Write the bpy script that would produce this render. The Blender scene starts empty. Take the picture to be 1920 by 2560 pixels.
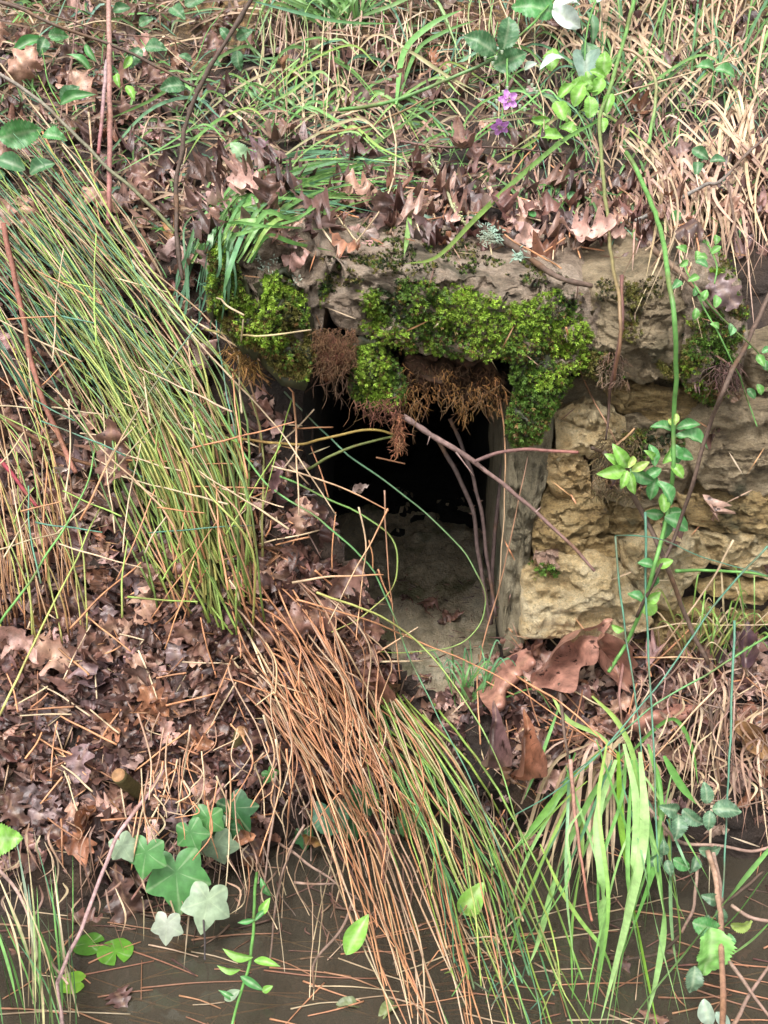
import bpy, math, random
import numpy as np
from mathutils import Vector, Matrix, noise
from mathutils.bvhtree import BVHTree
random.seed(7); RNG = np.random.default_rng(7)
R = random.uniform
SC = bpy.context.scene

# ---------------------------------------------------------------- camera
PITCH = math.radians(22); FOC = 1280 / math.tan(math.radians(25))
CAM = Vector((0, -1.5, 1.25))
cd = bpy.data.cameras.new('camera'); cam = bpy.data.objects.new('camera', cd)
SC.collection.objects.link(cam); SC.camera = cam
cam.location = CAM; cam.rotation_euler = (math.radians(90) - PITCH, 0, 0)
cd.sensor_fit = 'VERTICAL'; cd.sensor_height = 24; cd.lens = 12 / math.tan(math.radians(25))
cd.clip_start = 0.01; cd.clip_end = 200
RIGHT = Vector((1, 0, 0)); UP = Vector((0, math.sin(PITCH), math.cos(PITCH))); FWD = Vector((0, math.cos(PITCH), -math.sin(PITCH)))
# ---------------------------------------------------------------- world, sun, exposure
w = bpy.data.worlds.new('World'); SC.world = w; w.use_nodes = True
nt = w.node_tree; bg = nt.nodes['Background']
sky = nt.nodes.new('ShaderNodeTexSky'); sky.sky_type = 'NISHITA'; sky.sun_disc = False
SUN_EL, SUN_AZ = math.radians(60), math.radians(204)
sky.sun_elevation = SUN_EL; sky.sun_rotation = SUN_AZ; sky.dust_density = 4; sky.air_density = 1.0
hs = nt.nodes.new('ShaderNodeHueSaturation'); hs.inputs['Saturation'].default_value = 0.12
nt.links.new(sky.outputs[0], hs.inputs['Color']); nt.links.new(hs.outputs[0], bg.inputs[0])
bg.inputs[1].default_value = 0.15
sd = bpy.data.lights.new('sun', 'SUN'); sun = bpy.data.objects.new('sun', sd); SC.collection.objects.link(sun)
sd.energy = 1.5; sd.angle = math.radians(14); sd.color = (1, 0.97, 0.93)
tosun = Vector((math.sin(SUN_AZ) * math.cos(SUN_EL), math.cos(SUN_AZ) * math.cos(SUN_EL), math.sin(SUN_EL)))
sun.rotation_euler = tosun.to_track_quat('Z', 'Y').to_euler(); sun.location = tosun * 5
SC.view_settings.view_transform = 'Standard'; SC.view_settings.look = 'None'
SC.view_settings.exposure = 1.15; SC.view_settings.gamma = 1

# ---------------------------------------------------------------- pixel helpers (photo 1920 x 2560)
PX = 0.00064
def ray(px, py):
    return (RIGHT * ((px - 960) / FOC) + UP * ((1280 - py) / FOC) + FWD)
def at(px, py, y):
    d = ray(px, py); return CAM + d * ((y - CAM.y) / d.y)
def col(r, g, b, k=0.8):
    f = lambda c: ((c / 255 + 0.055) / 1.055) ** 2.4 if c > 10 else c / 255 / 12.92
    return (f(r) * k, f(g) * k, f(b) * k)
def mixc(a, b, t): return tuple(a[i] * (1 - t) + b[i] * t for i in range(3))
def jit(c, s=0.2):
    k = 1 + R(-s, s); return tuple(max(0, v * k * (1 + R(-s, s) * 0.25)) for v in c)

# ---------------------------------------------------------------- materials
def mat(name, build):
    m = bpy.data.materials.new(name); m.use_nodes = True
    n = m.node_tree.nodes; l = m.node_tree.links; build(n, l, n['Principled BSDF'], n['Material Output']); return m
def N(n, t, **k):
    x = n.new(t)
    for a, b in k.items(): setattr(x, a, b)
    return x
def noise_node(n, l, scale, detail=4, vec=None, rough=0.6):
    x = n.new('ShaderNodeTexNoise'); x.inputs['Scale'].default_value = scale; x.inputs['Detail'].default_value = detail
    x.inputs['Roughness'].default_value = rough
    if vec is None:
        g = n.new('ShaderNodeNewGeometry'); vec = g.outputs['Position']
    l.new(vec, x.inputs['Vector']); return x
def ramp(n, l, src, stops):
    r = n.new('ShaderNodeValToRGB'); l.new(src, r.inputs[0]); e = r.color_ramp.elements
    while len(e) < len(stops): e.new(0.5)
    for i, (p, c) in enumerate(stops): e[i].position = p; e[i].color = (*c, 1)
    return r
def bump(n, l, src, bsdf, strength, dist):
    b = n.new('ShaderNodeBump'); b.inputs['Strength'].default_value = strength; b.inputs['Distance'].default_value = dist
    l.new(src, b.inputs['Height']); l.new(b.outputs[0], bsdf.inputs['Normal']); return b
def attr_mat(name, rough, trans=0.0, nscale=60, namt=0.35, spec=0.5, bumpd=0.0, speck=None):
    def f(n, l, p, o):
        a = N(n, 'ShaderNodeAttribute', attribute_name='Col')
        g = n.new('ShaderNodeNewGeometry')
        ns = noise_node(n, l, nscale, 4, g.outputs['Position'])
        mr = n.new('ShaderNodeMapRange'); l.new(ns.outputs['Fac'], mr.inputs[0])
        mr.inputs[1].default_value = 0.3; mr.inputs[2].default_value = 0.7
        mr.inputs[3].default_value = 1 - namt; mr.inputs[4].default_value = 1 + namt
        mx = N(n, 'ShaderNodeMix', data_type='RGBA', blend_type='MULTIPLY'); mx.inputs['Factor'].default_value = 1
        l.new(a.outputs['Color'], mx.inputs['A']); l.new(mr.outputs[0], mx.inputs['B'])
        c = mx.outputs['Result']
        if speck:
            sp = noise_node(n, l, speck[0], 3, g.outputs['Position'])
            rr = ramp(n, l, sp.outputs['Fac'], [(speck[1], (0, 0, 0)), (speck[1] + 0.06, (1, 1, 1))])
            m2 = N(n, 'ShaderNodeMix', data_type='RGBA'); l.new(rr.outputs[0], m2.inputs['Factor'])
            l.new(c, m2.inputs['A']); m2.inputs['B'].default_value = (*speck[2], 1); c = m2.outputs['Result']
        l.new(c, p.inputs['Base Color']); p.inputs['Roughness'].default_value = rough
        p.inputs['Specular IOR Level'].default_value = spec
        if bumpd: bump(n, l, noise_node(n, l, nscale * 2, 4, g.outputs['Position']).outputs['Fac'], p, 0.7, bumpd)
        if trans:
            t = n.new('ShaderNodeBsdfTranslucent'); l.new(c, t.inputs['Color'])
            ms = n.new('ShaderNodeMixShader'); ms.inputs[0].default_value = trans
            l.new(p.outputs[0], ms.inputs[1]); l.new(t.outputs[0], ms.inputs[2]); l.new(ms.outputs[0], o.inputs['Surface'])
    return mat(name, f)
M_plant = attr_mat('green_plant', 0.45, 0.25, 70, 0.25)
M_straw = attr_mat('straw', 0.5, 0.12, 80, 0.2)
M_dead = attr_mat('dead_leaf', 0.42, 0.10, 60, 0.45, 0.6, 0.002, (55, 0.62, col(58, 38, 32)))
M_moss = attr_mat('moss', 0.6, 0.15, 45, 0.4)
M_bark = attr_mat('bark', 0.65, 0, 120, 0.35, 0.3, 0.0015)
M_lichen = attr_mat('lichen', 0.9, 0, 200, 0.15)
M_root = attr_mat('rootlet', 0.8, 0, 90, 0.35, 0.2)
def soilf(n, l, p, o):
    g = n.new('ShaderNodeNewGeometry'); v = g.outputs['Position']
    a = noise_node(n, l, 9, 6, v); b = noise_node(n, l, 75, 5, v)
    dark = ramp(n, l, a.outputs['Fac'], [(0.3, col(30, 22, 17)), (0.55, col(56, 42, 33)), (0.75, col(92, 72, 54))])
    och = ramp(n, l, b.outputs['Fac'], [(0.35, col(40, 30, 20)), (0.5, col(98, 76, 46)), (0.68, col(164, 130, 84))])
    sx = n.new('ShaderNodeSeparateXYZ'); l.new(v, sx.inputs[0])
    ad = N(n, 'ShaderNodeMath', operation='ADD'); l.new(sx.outputs['Z'], ad.inputs[0])
    m = N(n, 'ShaderNodeMath', operation='MULTIPLY'); l.new(a.outputs['Fac'], m.inputs[0]); m.inputs[1].default_value = 0.5; l.new(m.outputs[0], ad.inputs[1])
    f = ramp(n, l, ad.outputs[0], [(0.0, (0, 0, 0)), (1.0, (1, 1, 1))])
    mr = n.new('ShaderNodeMapRange'); l.new(ad.outputs[0], mr.inputs[0]); mr.inputs[1].default_value = 1.47; mr.inputs[2].default_value = 1.62
    mx = N(n, 'ShaderNodeMix', data_type='RGBA'); l.new(mr.outputs[0], mx.inputs['Factor']); l.new(dark.outputs[0], mx.inputs['A']); l.new(och.outputs[0], mx.inputs['B'])
    l.new(mx.outputs['Result'], p.inputs['Base Color']); p.inputs['Roughness'].default_value = 0.8
    bump(n, l, b.outputs['Fac'], p, 1.0, 0.012)
M_soil = mat('soil', soilf)
def stonef(base, dk, hi, green, streak=(1, 1, 1), gth=0.58):
    def f(n, l, p, o):
        g = n.new('ShaderNodeNewGeometry'); mp = n.new('ShaderNodeMapping'); l.new(g.outputs['Position'], mp.inputs[0]); mp.inputs['Scale'].default_value = streak
        mp.inputs['Rotation'].default_value = (0, .12, 0)
        a = noise_node(n, l, 16, 9, mp.outputs[0], 0.74); b = noise_node(n, l, 85, 7, mp.outputs[0], 0.78); c = noise_node(n, l, 8, 5, g.outputs['Position'])
        r1 = ramp(n, l, a.outputs['Fac'], [(0.32, dk), (0.47, base), (0.66, hi)])
        r2 = ramp(n, l, b.outputs['Fac'], [(0.27, (0.35, 0.31, 0.28)), (0.38, (0.9, 0.9, 0.9)), (0.6, (1.25, 1.22, 1.18))])
        m1 = N(n, 'ShaderNodeMix', data_type='RGBA', blend_type='MULTIPLY'); m1.inputs['Factor'].default_value = 0.85
        l.new(r1.outputs[0], m1.inputs['A']); l.new(r2.outputs[0], m1.inputs['B'])
        r3 = ramp(n, l, c.outputs['Fac'], [(gth, (0, 0, 0)), (gth + 0.1, (0.8, 0.8, 0.8))])
        m2 = N(n, 'ShaderNodeMix', data_type='RGBA'); l.new(r3.outputs[0], m2.inputs['Factor']); l.new(m1.outputs['Result'], m2.inputs['A']); m2.inputs['B'].default_value = (*green, 1)
        l.new(m2.outputs['Result'], p.inputs['Base Color']); p.inputs['Roughness'].default_value = 0.62
        gr = noise_node(n, l, 320, 4, g.outputs['Position'], 0.8)
        ad0 = N(n, 'ShaderNodeMath', operation='ADD'); l.new(a.outputs['Fac'], ad0.inputs[0]); l.new(b.outputs['Fac'], ad0.inputs[1])
        ad = N(n, 'ShaderNodeMath', operation='MULTIPLY_ADD'); l.new(gr.outputs['Fac'], ad.inputs[0]); ad.inputs[1].default_value = 0.4; l.new(ad0.outputs[0], ad.inputs[2])
        rg = ramp(n, l, gr.outputs['Fac'], [(0.35, (0.62, 0.58, 0.54)), (0.5, (1, 1, 1)), (0.68, (1.18, 1.16, 1.12))])
        m3 = N(n, 'ShaderNodeMix', data_type='RGBA', blend_type='MULTIPLY'); m3.inputs['Factor'].default_value = 0.9
        l.new(m2.outputs['Result'], m3.inputs['A']); l.new(rg.outputs[0], m3.inputs['B']); l.new(m3.outputs['Result'], p.inputs['Base Color'])
        bump(n, l, ad.outputs[0], p, 1.0, 0.016)
    return f
G1 = col(70, 74, 48)
M_ochre = mat('ochre_stone', stonef(col(212, 178, 122), col(126, 98, 62), col(240, 214, 166), G1, (1, 1, 1.8)))
M_yellow = mat('yellow_stone', stonef(col(198, 168, 114), col(100, 82, 54), col(236, 210, 158), G1, (1, 1, 3), 0.55))
M_grey = mat('grey_brown_stone', stonef(col(182, 162, 130), col(98, 84, 64), col(220, 200, 166), G1, (1, 1, 2.6), 0.56))
M_lintel = mat('lintel_stone', stonef(col(192, 170, 148), col(100, 84, 70), col(232, 212, 192), col(84, 82, 58), (1, 1, 1.9), 0.54))
M_render = mat('old_render', stonef(col(170, 158, 130), col(104, 98, 78), col(196, 184, 156), col(120, 124, 98), (2, 2, 0.8), 0.54))
M_cream = mat('cream_stone', stonef(col(226, 200, 150), col(166, 132, 84), col(246, 230, 192), col(120, 116, 84), (1, 1, 1.3), .62))
M_pink = mat('pink_stone', stonef(col(200, 160, 138), col(150, 110, 92), col(222, 190, 170), G1, (1, 1, 1), 0.7))
M_floor = mat('tunnel_floor', stonef(col(206, 190, 160), col(108, 98, 78), col(236, 224, 198), col(96, 100, 60), (1, 0.6, 1), 0.55))
M_deep_shade = mat('painted_tunnel_shade', stonef(col(24, 20, 16), col(14, 12, 10), col(34, 29, 23), col(18, 18, 12)))  # shade of the tunnel's depth, painted as a near-black floor colour
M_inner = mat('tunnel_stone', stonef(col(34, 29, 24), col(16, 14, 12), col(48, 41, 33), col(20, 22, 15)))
def waterf(n, l, p, o):
    n.remove(p)
    g = n.new('ShaderNodeNewGeometry')
    t = n.new('ShaderNodeBsdfTransparent'); t.inputs[0].default_value = (0.52, 0.42, 0.27, 1)
    d = n.new('ShaderNodeBsdfDiffuse'); d.inputs[0].default_value = (*col(112, 104, 90), 1)
    m1 = n.new('ShaderNodeMixShader'); m1.inputs[0].default_value = 0.36; l.new(t.outputs[0], m1.inputs[1]); l.new(d.outputs[0], m1.inputs[2])
    gl = n.new('ShaderNodeBsdfGlossy'); gl.inputs['Roughness'].default_value = 0.06
    fr = n.new('ShaderNodeFresnel'); fr.inputs[0].default_value = 1.5
    ns = noise_node(n, l, 14, 2, g.outputs['Position'])
    b = n.new('ShaderNodeBump'); b.inputs['Strength'].default_value = 0.12; b.inputs['Distance'].default_value = 0.01; l.new(ns.outputs['Fac'], b.inputs['Height'])
    l.new(b.outputs[0], gl.inputs['Normal']); l.new(b.outputs[0], fr.inputs['Normal'])
    m2 = n.new('ShaderNodeMixShader'); l.new(fr.outputs[0], m2.inputs[0]); l.new(m1.outputs[0], m2.inputs[1]); l.new(gl.outputs[0], m2.inputs[2])
    l.new(m2.outputs[0], o.inputs['Surface'])
M_water = mat('murky_water', waterf)

# ---------------------------------------------------------------- objects
def link(o, parent=None):
    SC.collection.objects.link(o)
    if parent: o.parent = parent
    return o
def tag(o, label=None, cat=None, group=None, kind=None):
    if label: o['label'] = label
    if cat: o['category'] = cat
    if group: o['group'] = group
    if kind: o['kind'] = kind
    return o
def empty(name, loc, label, cat, group=None):
    o = link(bpy.data.objects.new(name, None)); o.location = loc; o.empty_display_size = 0.02
    return tag(o, label, cat, group)
def mesh(name, V, F, C, m, smooth=True):
    me = bpy.data.meshes.new(name)
    V = np.asarray(V, dtype=np.float32).reshape(-1, 3)
    if isinstance(F, np.ndarray):
        k = F.shape[1]; nf = len(F)
        me.vertices.add(len(V)); me.vertices.foreach_set('co', V.ravel())
        me.loops.add(nf * k); me.loops.foreach_set('vertex_index', F.ravel().astype(np.int32))
        me.polygons.add(nf); me.polygons.foreach_set('loop_start', (np.arange(nf) * k).astype(np.int32))
        me.polygons.foreach_set('loop_total', np.full(nf, k, dtype=np.int32))
        me.update(calc_edges=True)
    else:
        me.from_pydata(V.tolist(), [], F)
    if smooth: me.polygons.foreach_set('use_smooth', np.ones(len(me.polygons), dtype=bool))
    if C is not None:
        a = me.color_attributes.new('Col', 'FLOAT_COLOR', 'POINT')
        C = np.asarray(C, dtype=np.float32).reshape(-1, 3)
        a.data.foreach_set('color', np.concatenate([C, np.ones((len(C), 1), dtype=np.float32)], 1).ravel())
    me.materials.append(m); me.validate(); return me
def obj(name, me, parent=None, loc=None):
    o = link(bpy.data.objects.new(name, me), parent)
    if loc is not None: o.location = loc
    return o
class MB:
    def __init__(s): s.v = []; s.f = []; s.c = []
    def add(s, V, F, C):
        b = len(s.v); s.v += V; s.c += C; s.f += [tuple(i + b for i in f) for f in F]
    def build(s, name, m, parent=None, origin=None):
        """parts are stored relative to their thing's origin"""
        V = np.array([tuple(v) for v in s.v], dtype=np.float32).reshape(-1, 3)
        own = None
        if parent is not None: V = V - np.array(parent.location)
        elif len(V):
            own = V[0].copy() if origin is None else np.array(origin, dtype=np.float32); V = V - own
        return obj(name, mesh(name, V, s.f, s.c, m), parent, own)
def spline(pts, k):
    if len(pts) == 2: return [pts[0].lerp(pts[1], i / k) for i in range(k + 1)]
    P = [pts[0] * 2 - pts[1]] + pts + [pts[-1] * 2 - pts[-2]]; out = []
    seg = len(pts) - 1
    for i in range(k + 1):
        u = i / k * seg; j = min(int(u), seg - 1); t = u - j
        a, b, c, d = P[j:j + 4]
        out.append(0.5 * ((2 * b) + (c - a) * t + (2 * a - 5 * b + 4 * c - d) * t * t + (3 * b - a - 3 * c + d) * t ** 3))
    return out
def tube(mb, pts, r0, r1, c0, c1, k=None, n=5, wob=0.0, knots=0):
    pts = [Vector(p) for p in pts]
    if k is None: k = max(4, (len(pts) - 1) * 5)
    S = spline(pts, k); V = []; C = []; prev = None
    if k > 6 and r0 < .006:
        S = [q + noise.noise_vector(q * 22) * .0022 for q in S]
    for i, p in enumerate(S):
        t = (S[min(i + 1, k)] - S[max(i - 1, 0)]).normalized()
        if prev is None: a = t.orthogonal().normalized()
        else: a = (prev - t * prev.dot(t)); a = a.normalized() if a.length > 1e-6 else t.orthogonal().normalized()
        prev = a; b = t.cross(a); u = i / k
        r = r0 * (1 - u) + r1 * u
        if wob: r *= 1 + wob * noise.noise(p * 90)
        if knots and i % knots == knots // 2: r *= 1.35
        cc = mixc(c0, c1, u); kv = 1 + .28 * noise.noise(p * 38); cc = tuple(x * kv for x in cc)
        if noise.noise(p * 21 + Vector((7, 3, 1))) > .34: cc = mixc(cc, (.16, .08, .035), .45)
        for j in range(n):
            th = 2 * math.pi * j / n
            V.append(p + (a * math.cos(th) + b * math.sin(th)) * r); C.append(cc)
    F = []
    for i in range(k):
        for j in range(n):
            a0 = i * n + j; a1 = i * n + (j + 1) % n
            F.append((a0, a1, a1 + n, a0 + n))
    F.append(tuple(range(n))[::-1]); F.append(tuple(k * n + j for j in range(n)))
    mb.add(V, F, C)
def blade(mb, pts, w, c0, c1, k=None, fold=0.25, twist=None, tipw=0.05, basew=0.38):
    pts = [Vector(p) for p in pts]
    if k is None: k = max(6, (len(pts) - 1) * 5)
    S = spline(pts, k); V = []; C = []
    ref = Vector((R(-0.4, 0.4), -1, R(-0.2, 0.5))); tw = R(-0.7, 0.7) if twist is None else twist
    for i, p in enumerate(S):
        t = (S[min(i + 1, k)] - S[max(i - 1, 0)]).normalized(); u = i / k
        side = t.cross(ref); side = side.normalized() if side.length > 1e-4 else RIGHT
        side = Matrix.Rotation(tw * u, 3, t) @ side
        nn = side.cross(t)
        ww = w * 0.5 * (basew + (1 - basew) * min(1, u * 4)) * (1 if u < 0.55 else max(tipw, 1 - ((u - 0.55) / 0.45) ** 1.6))
        cc = mixc(c0, c1, u)
        V += [p - side * ww, p - nn * ww * fold, p + side * ww]; C += [cc, mixc(cc, (0.35, 0.45, 0.2), 0.06), cc]
    F = []
    for i in range(k):
        for j in (0, 1):
            a0 = i * 3 + j; F.append((a0, a0 + 1, a0 + 4, a0 + 3))
    mb.add(V, F, C)

# ---------------------------------------------------------------- the bank: depth of the ground along each line of sight
COLX = [-1400, 0, 300, 600, 740, 800, 1000, 1260, 1400, 1650, 1920, 3300]
ROWS = {
 -1500: [2.4] * 12,
 -400: [1.5, 1.4, 1.4, 1.4, 1.4, 1.4, 1.4, 1.4, 1.4, 1.4, 1.4, 1.5],
 0:    [1.05, 1.02, 1.05, .98, .96, .96, .96, .98, 1.05, 1.12, 1.1, 1.1],
 120:  [.95, .92, .95, .92, .92, .92, .92, .92, .95, 1.0, .98, 1.0],
 200:  [.85, .82, .84, .86, .88, .88, .88, .86, .86, .88, .88, .9],
 300:  [.75, .72, .74, .74, .75, .75, .75, .75, .75, .78, .78, .8],
 400:  [.66, .63, .64, .60, .60, .60, .60, .62, .64, .66, .66, .7],
 540:  [.58, .54, .54, .46, .42, .41, .41, .43, .45, .52, .52, .6],
 650:  [.52, .49, .48, .38, .34, .34, .34, .35, .36, .38, .42, .5],
 800:  [.46, .44, .42, .36, .32, .32, .32, .32, .32, .32, .34, .4],
 1000: [.40, .38, .36, .32, .28, .28, .28, .28, .25, .25, .25, .32],
 1200: [.34, .32, .30, .24, .19, .22, .25, .25, .24, .24, .24, .26],
 1400: [.28, .25, .22, .17, .15, .17, .22, .25, .23, .22, .22, .22],
 1600: [.20, .17, .15, .13, .12, .13, .17, .21, .20, .19, .18, .18],
 1700: [.15, .12, .11, .11, .12, .13, .18, .19, .16, .13, .13, .14],
 1750: [.12, .10, .09, .10, .11, .13, .18, .16, .13, .11, .11, .12],
 1900: [.04, .03, .03, .05, .07, .08, .10, .10, .07, .06, .07, .08],
 2000: [-.02, -.02, -.02, .03, .06, .08, .08, .08, .06, .04, .04, .05],
 2100: [-.09, -.085, -.075, .0, .07, .10, .10, .11, .03, .025, .02, .03],
 2200: [-.11, -.105, -.08, .01, .08, .12, .12, .12, .02, .01, .005, .02],
 2400: [-.15, -.15, -.10, .02, .08, .12, .12, .12, .02, -.02, -.03, .0],
 3300: [-.15, -.15, -.10, .02, .08, .12, .12, .12, .02, -.02, -.03, .0]}
RK = sorted(ROWS); RK_A = np.array(RK, float); TB = np.array([ROWS[k] for k in RK]); CX = np.array(COLX, float)
def sstep(t): return t * t * (3 - 2 * t) * 0.5 + t * 0.5
def Dg(px, py):
    px = min(max(px, CX[0]), CX[-1] - 1); py = min(max(py, RK[0]), RK[-1] - 1)
    i = int(np.searchsorted(RK_A, py, 'right') - 1); j = int(np.searchsorted(CX, px, 'right') - 1)
    u = sstep((px - CX[j]) / (CX[j + 1] - CX[j])); v = (py - RK[i]) / (RK[i + 1] - RK[i])
    a = TB[i, j] * (1 - u) + TB[i, j + 1] * u; b = TB[i + 1, j] * (1 - u) + TB[i + 1, j + 1] * u
    y = a * (1 - v) + b * v
    d = ray(px, py)
    if d.z < -0.05:
        yb = -(CAM.z + 0.13) / d.z * d.y + CAM.y      # bed of the stream, 13 cm under water
        y = min(y, yb)
    return y
def in_poly(px, py, P):
    c = False; j = len(P) - 1
    for i in range(len(P)):
        if (P[i][1] > py) != (P[j][1] > py) and px < (P[j][0] - P[i][0]) * (py - P[i][1]) / (P[j][1] - P[i][1]) + P[i][0]: c = not c
        j = i
    return c
MOUTH = [(762, 900), (1300, 900), (1290, 1300), (1270, 1560), (1240, 1700), (1160, 1745), (1060, 1725), (985, 1650), (930, 1540), (885, 1420), (840, 1310), (790, 1180)]
def bank():
    xs = list(np.arange(-1400, -100, 60)) + list(np.arange(-100, 2020, 13)) + list(np.arange(2020, 3300, 60))
    ys = list(np.arange(-1500, -60, 60)) + list(np.arange(-60, 2500, 13)) + list(np.arange(2500, 3300, 60))
    V = []; F = []; W = len(xs)
    for py in ys:
        for px in xs:
            y = Dg(px, py); p = at(px, py, y)
            n = noise.fractal(p * 11, 1.0, 2.0, 5) * 0.028 + noise.fractal(p * 45, 1.0, 2.0, 3) * 0.007
            p.y += n; p.z += n * 0.3; V.append(p)
    for i in range(len(ys) - 1):
        for j in range(W - 1):
            if in_poly(xs[j] + 6, ys[i] + 6, MOUTH): continue
            F.append((i * W + j, i * W + j + 1, (i + 1) * W + j + 1, (i + 1) * W + j))
    F = [f[::-1] for f in F]
    return V, F
BV, BF = bank()
ob = obj('bank', mesh('bank', [tuple(v) for v in BV], BF, None, M_soil)); tag(ob, 'steep damp earth bank rising from the stream', kind='structure')
del ob['label']
def grid_obj(name, x0, x1, y0, y1, nx, ny, fn, m, parent=None, flip=False):
    V = []; F = []
    for i in range(ny + 1):
        for j in range(nx + 1): V.append(tuple(fn(x0 + (x1 - x0) * j / nx, y0 + (y1 - y0) * i / ny)))
    for i in range(ny):
        for j in range(nx):
            a = i * (nx + 1) + j; f = (a, a + 1, a + nx + 2, a + nx + 1); F.append(f[::-1] if flip else f)
    return V, F
V, F = grid_obj('w', -6, 6, -8, 0.6, 2, 2, lambda x, y: (x, y, 0), None)
tag(obj('water', mesh('water', V, F, None, M_water)), kind='structure')
V, F = grid_obj('w', -6, 6, -8, 0.5, 60, 40, lambda x, y: (x, y, -0.16 + noise.noise(Vector((x * 3, y * 3, 0))) * 0.02), None)
tag(obj('stream_bed', mesh('stream_bed', V, F, None, M_soil)), kind='structure')

# ---------------------------------------------------------------- culvert
SOLID_V = [Vector(v) for v in BV]; SOLID_F = list(BF)
def solid(V, F):
    b = len(SOLID_V); SOLID_V.extend(Vector(v) for v in V); SOLID_F.extend([tuple(i + b for i in f) for f in F])
CUL = empty('stone_culvert', at(1000, 1740, .2), 'mossy stone culvert mouth in the bank with a thick slab over its black opening', 'culvert')
def part(name, V, F, C, m, parent=CUL, smooth=True):
    V = np.array([tuple(v) for v in V], dtype=np.float32)
    pw = np.array(parent.matrix_world.translation if parent.parent is None else (0, 0, 0), dtype=np.float32)
    root = parent
    while root.parent: root = root.parent
    V = V - np.array(root.location, dtype=np.float32)      # every part keeps its origin at the thing's base
    return obj(name, mesh(name, V, F, C, m, smooth), parent)
xl, xr = at(770, 1100, .2).x, at(1300, 1100, .2).x
zf, zc = 0.2, 0.86
def fl(x, y): return (x, y, zf + (y - .16) * 0.10 + .012 * (1 if noise.noise(Vector((x * 30, y * 30, 4))) > .35 else 0) + 0.009 * noise.fractal(Vector((x * 14, y * 14, 1)), 1, 2, 5) - (0.06 * max(0, .22 - y) / .06 if y < .22 else 0))
V, F = grid_obj('f', xl - .05, xr + .05, .10, 1.12, 90, 130, fl, None); part('floor', V, F, None, M_floor); solid(V, F)
V, F = grid_obj('f', xl - .05, xr + .05, .80, 2.4, 40, 80, lambda x, y: (x, y, fl(x, y)[2] - .02 + min(.04, max(0, (y - .72) * .11)) + .02 * noise.noise(Vector((x * 12, y * 12, 8)))), None); part('shade_floor', V, F, None, M_deep_shade)  # added sheet over the inner floor, its dark colour stands in for shade
def wl(y, z): return (xl + 0.012 * noise.fractal(Vector((y * 9, z * 9, 5)), 1, 2, 4), y, z)
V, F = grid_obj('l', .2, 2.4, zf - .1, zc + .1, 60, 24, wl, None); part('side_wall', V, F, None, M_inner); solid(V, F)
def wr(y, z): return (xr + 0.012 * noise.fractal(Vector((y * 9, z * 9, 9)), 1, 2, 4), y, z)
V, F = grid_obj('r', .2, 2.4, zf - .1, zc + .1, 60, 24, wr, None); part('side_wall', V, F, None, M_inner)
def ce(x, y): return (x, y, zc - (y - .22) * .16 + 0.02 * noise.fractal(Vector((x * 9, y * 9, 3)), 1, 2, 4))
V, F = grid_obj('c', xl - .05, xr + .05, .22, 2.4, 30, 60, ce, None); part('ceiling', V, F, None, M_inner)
V, F = grid_obj('b', xl - .05, xr + .05, zf - .1, zc + .1, 10, 10, lambda x, z: (x, 2.39, z), None); part('back_wall', V, F, None, M_inner)

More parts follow.
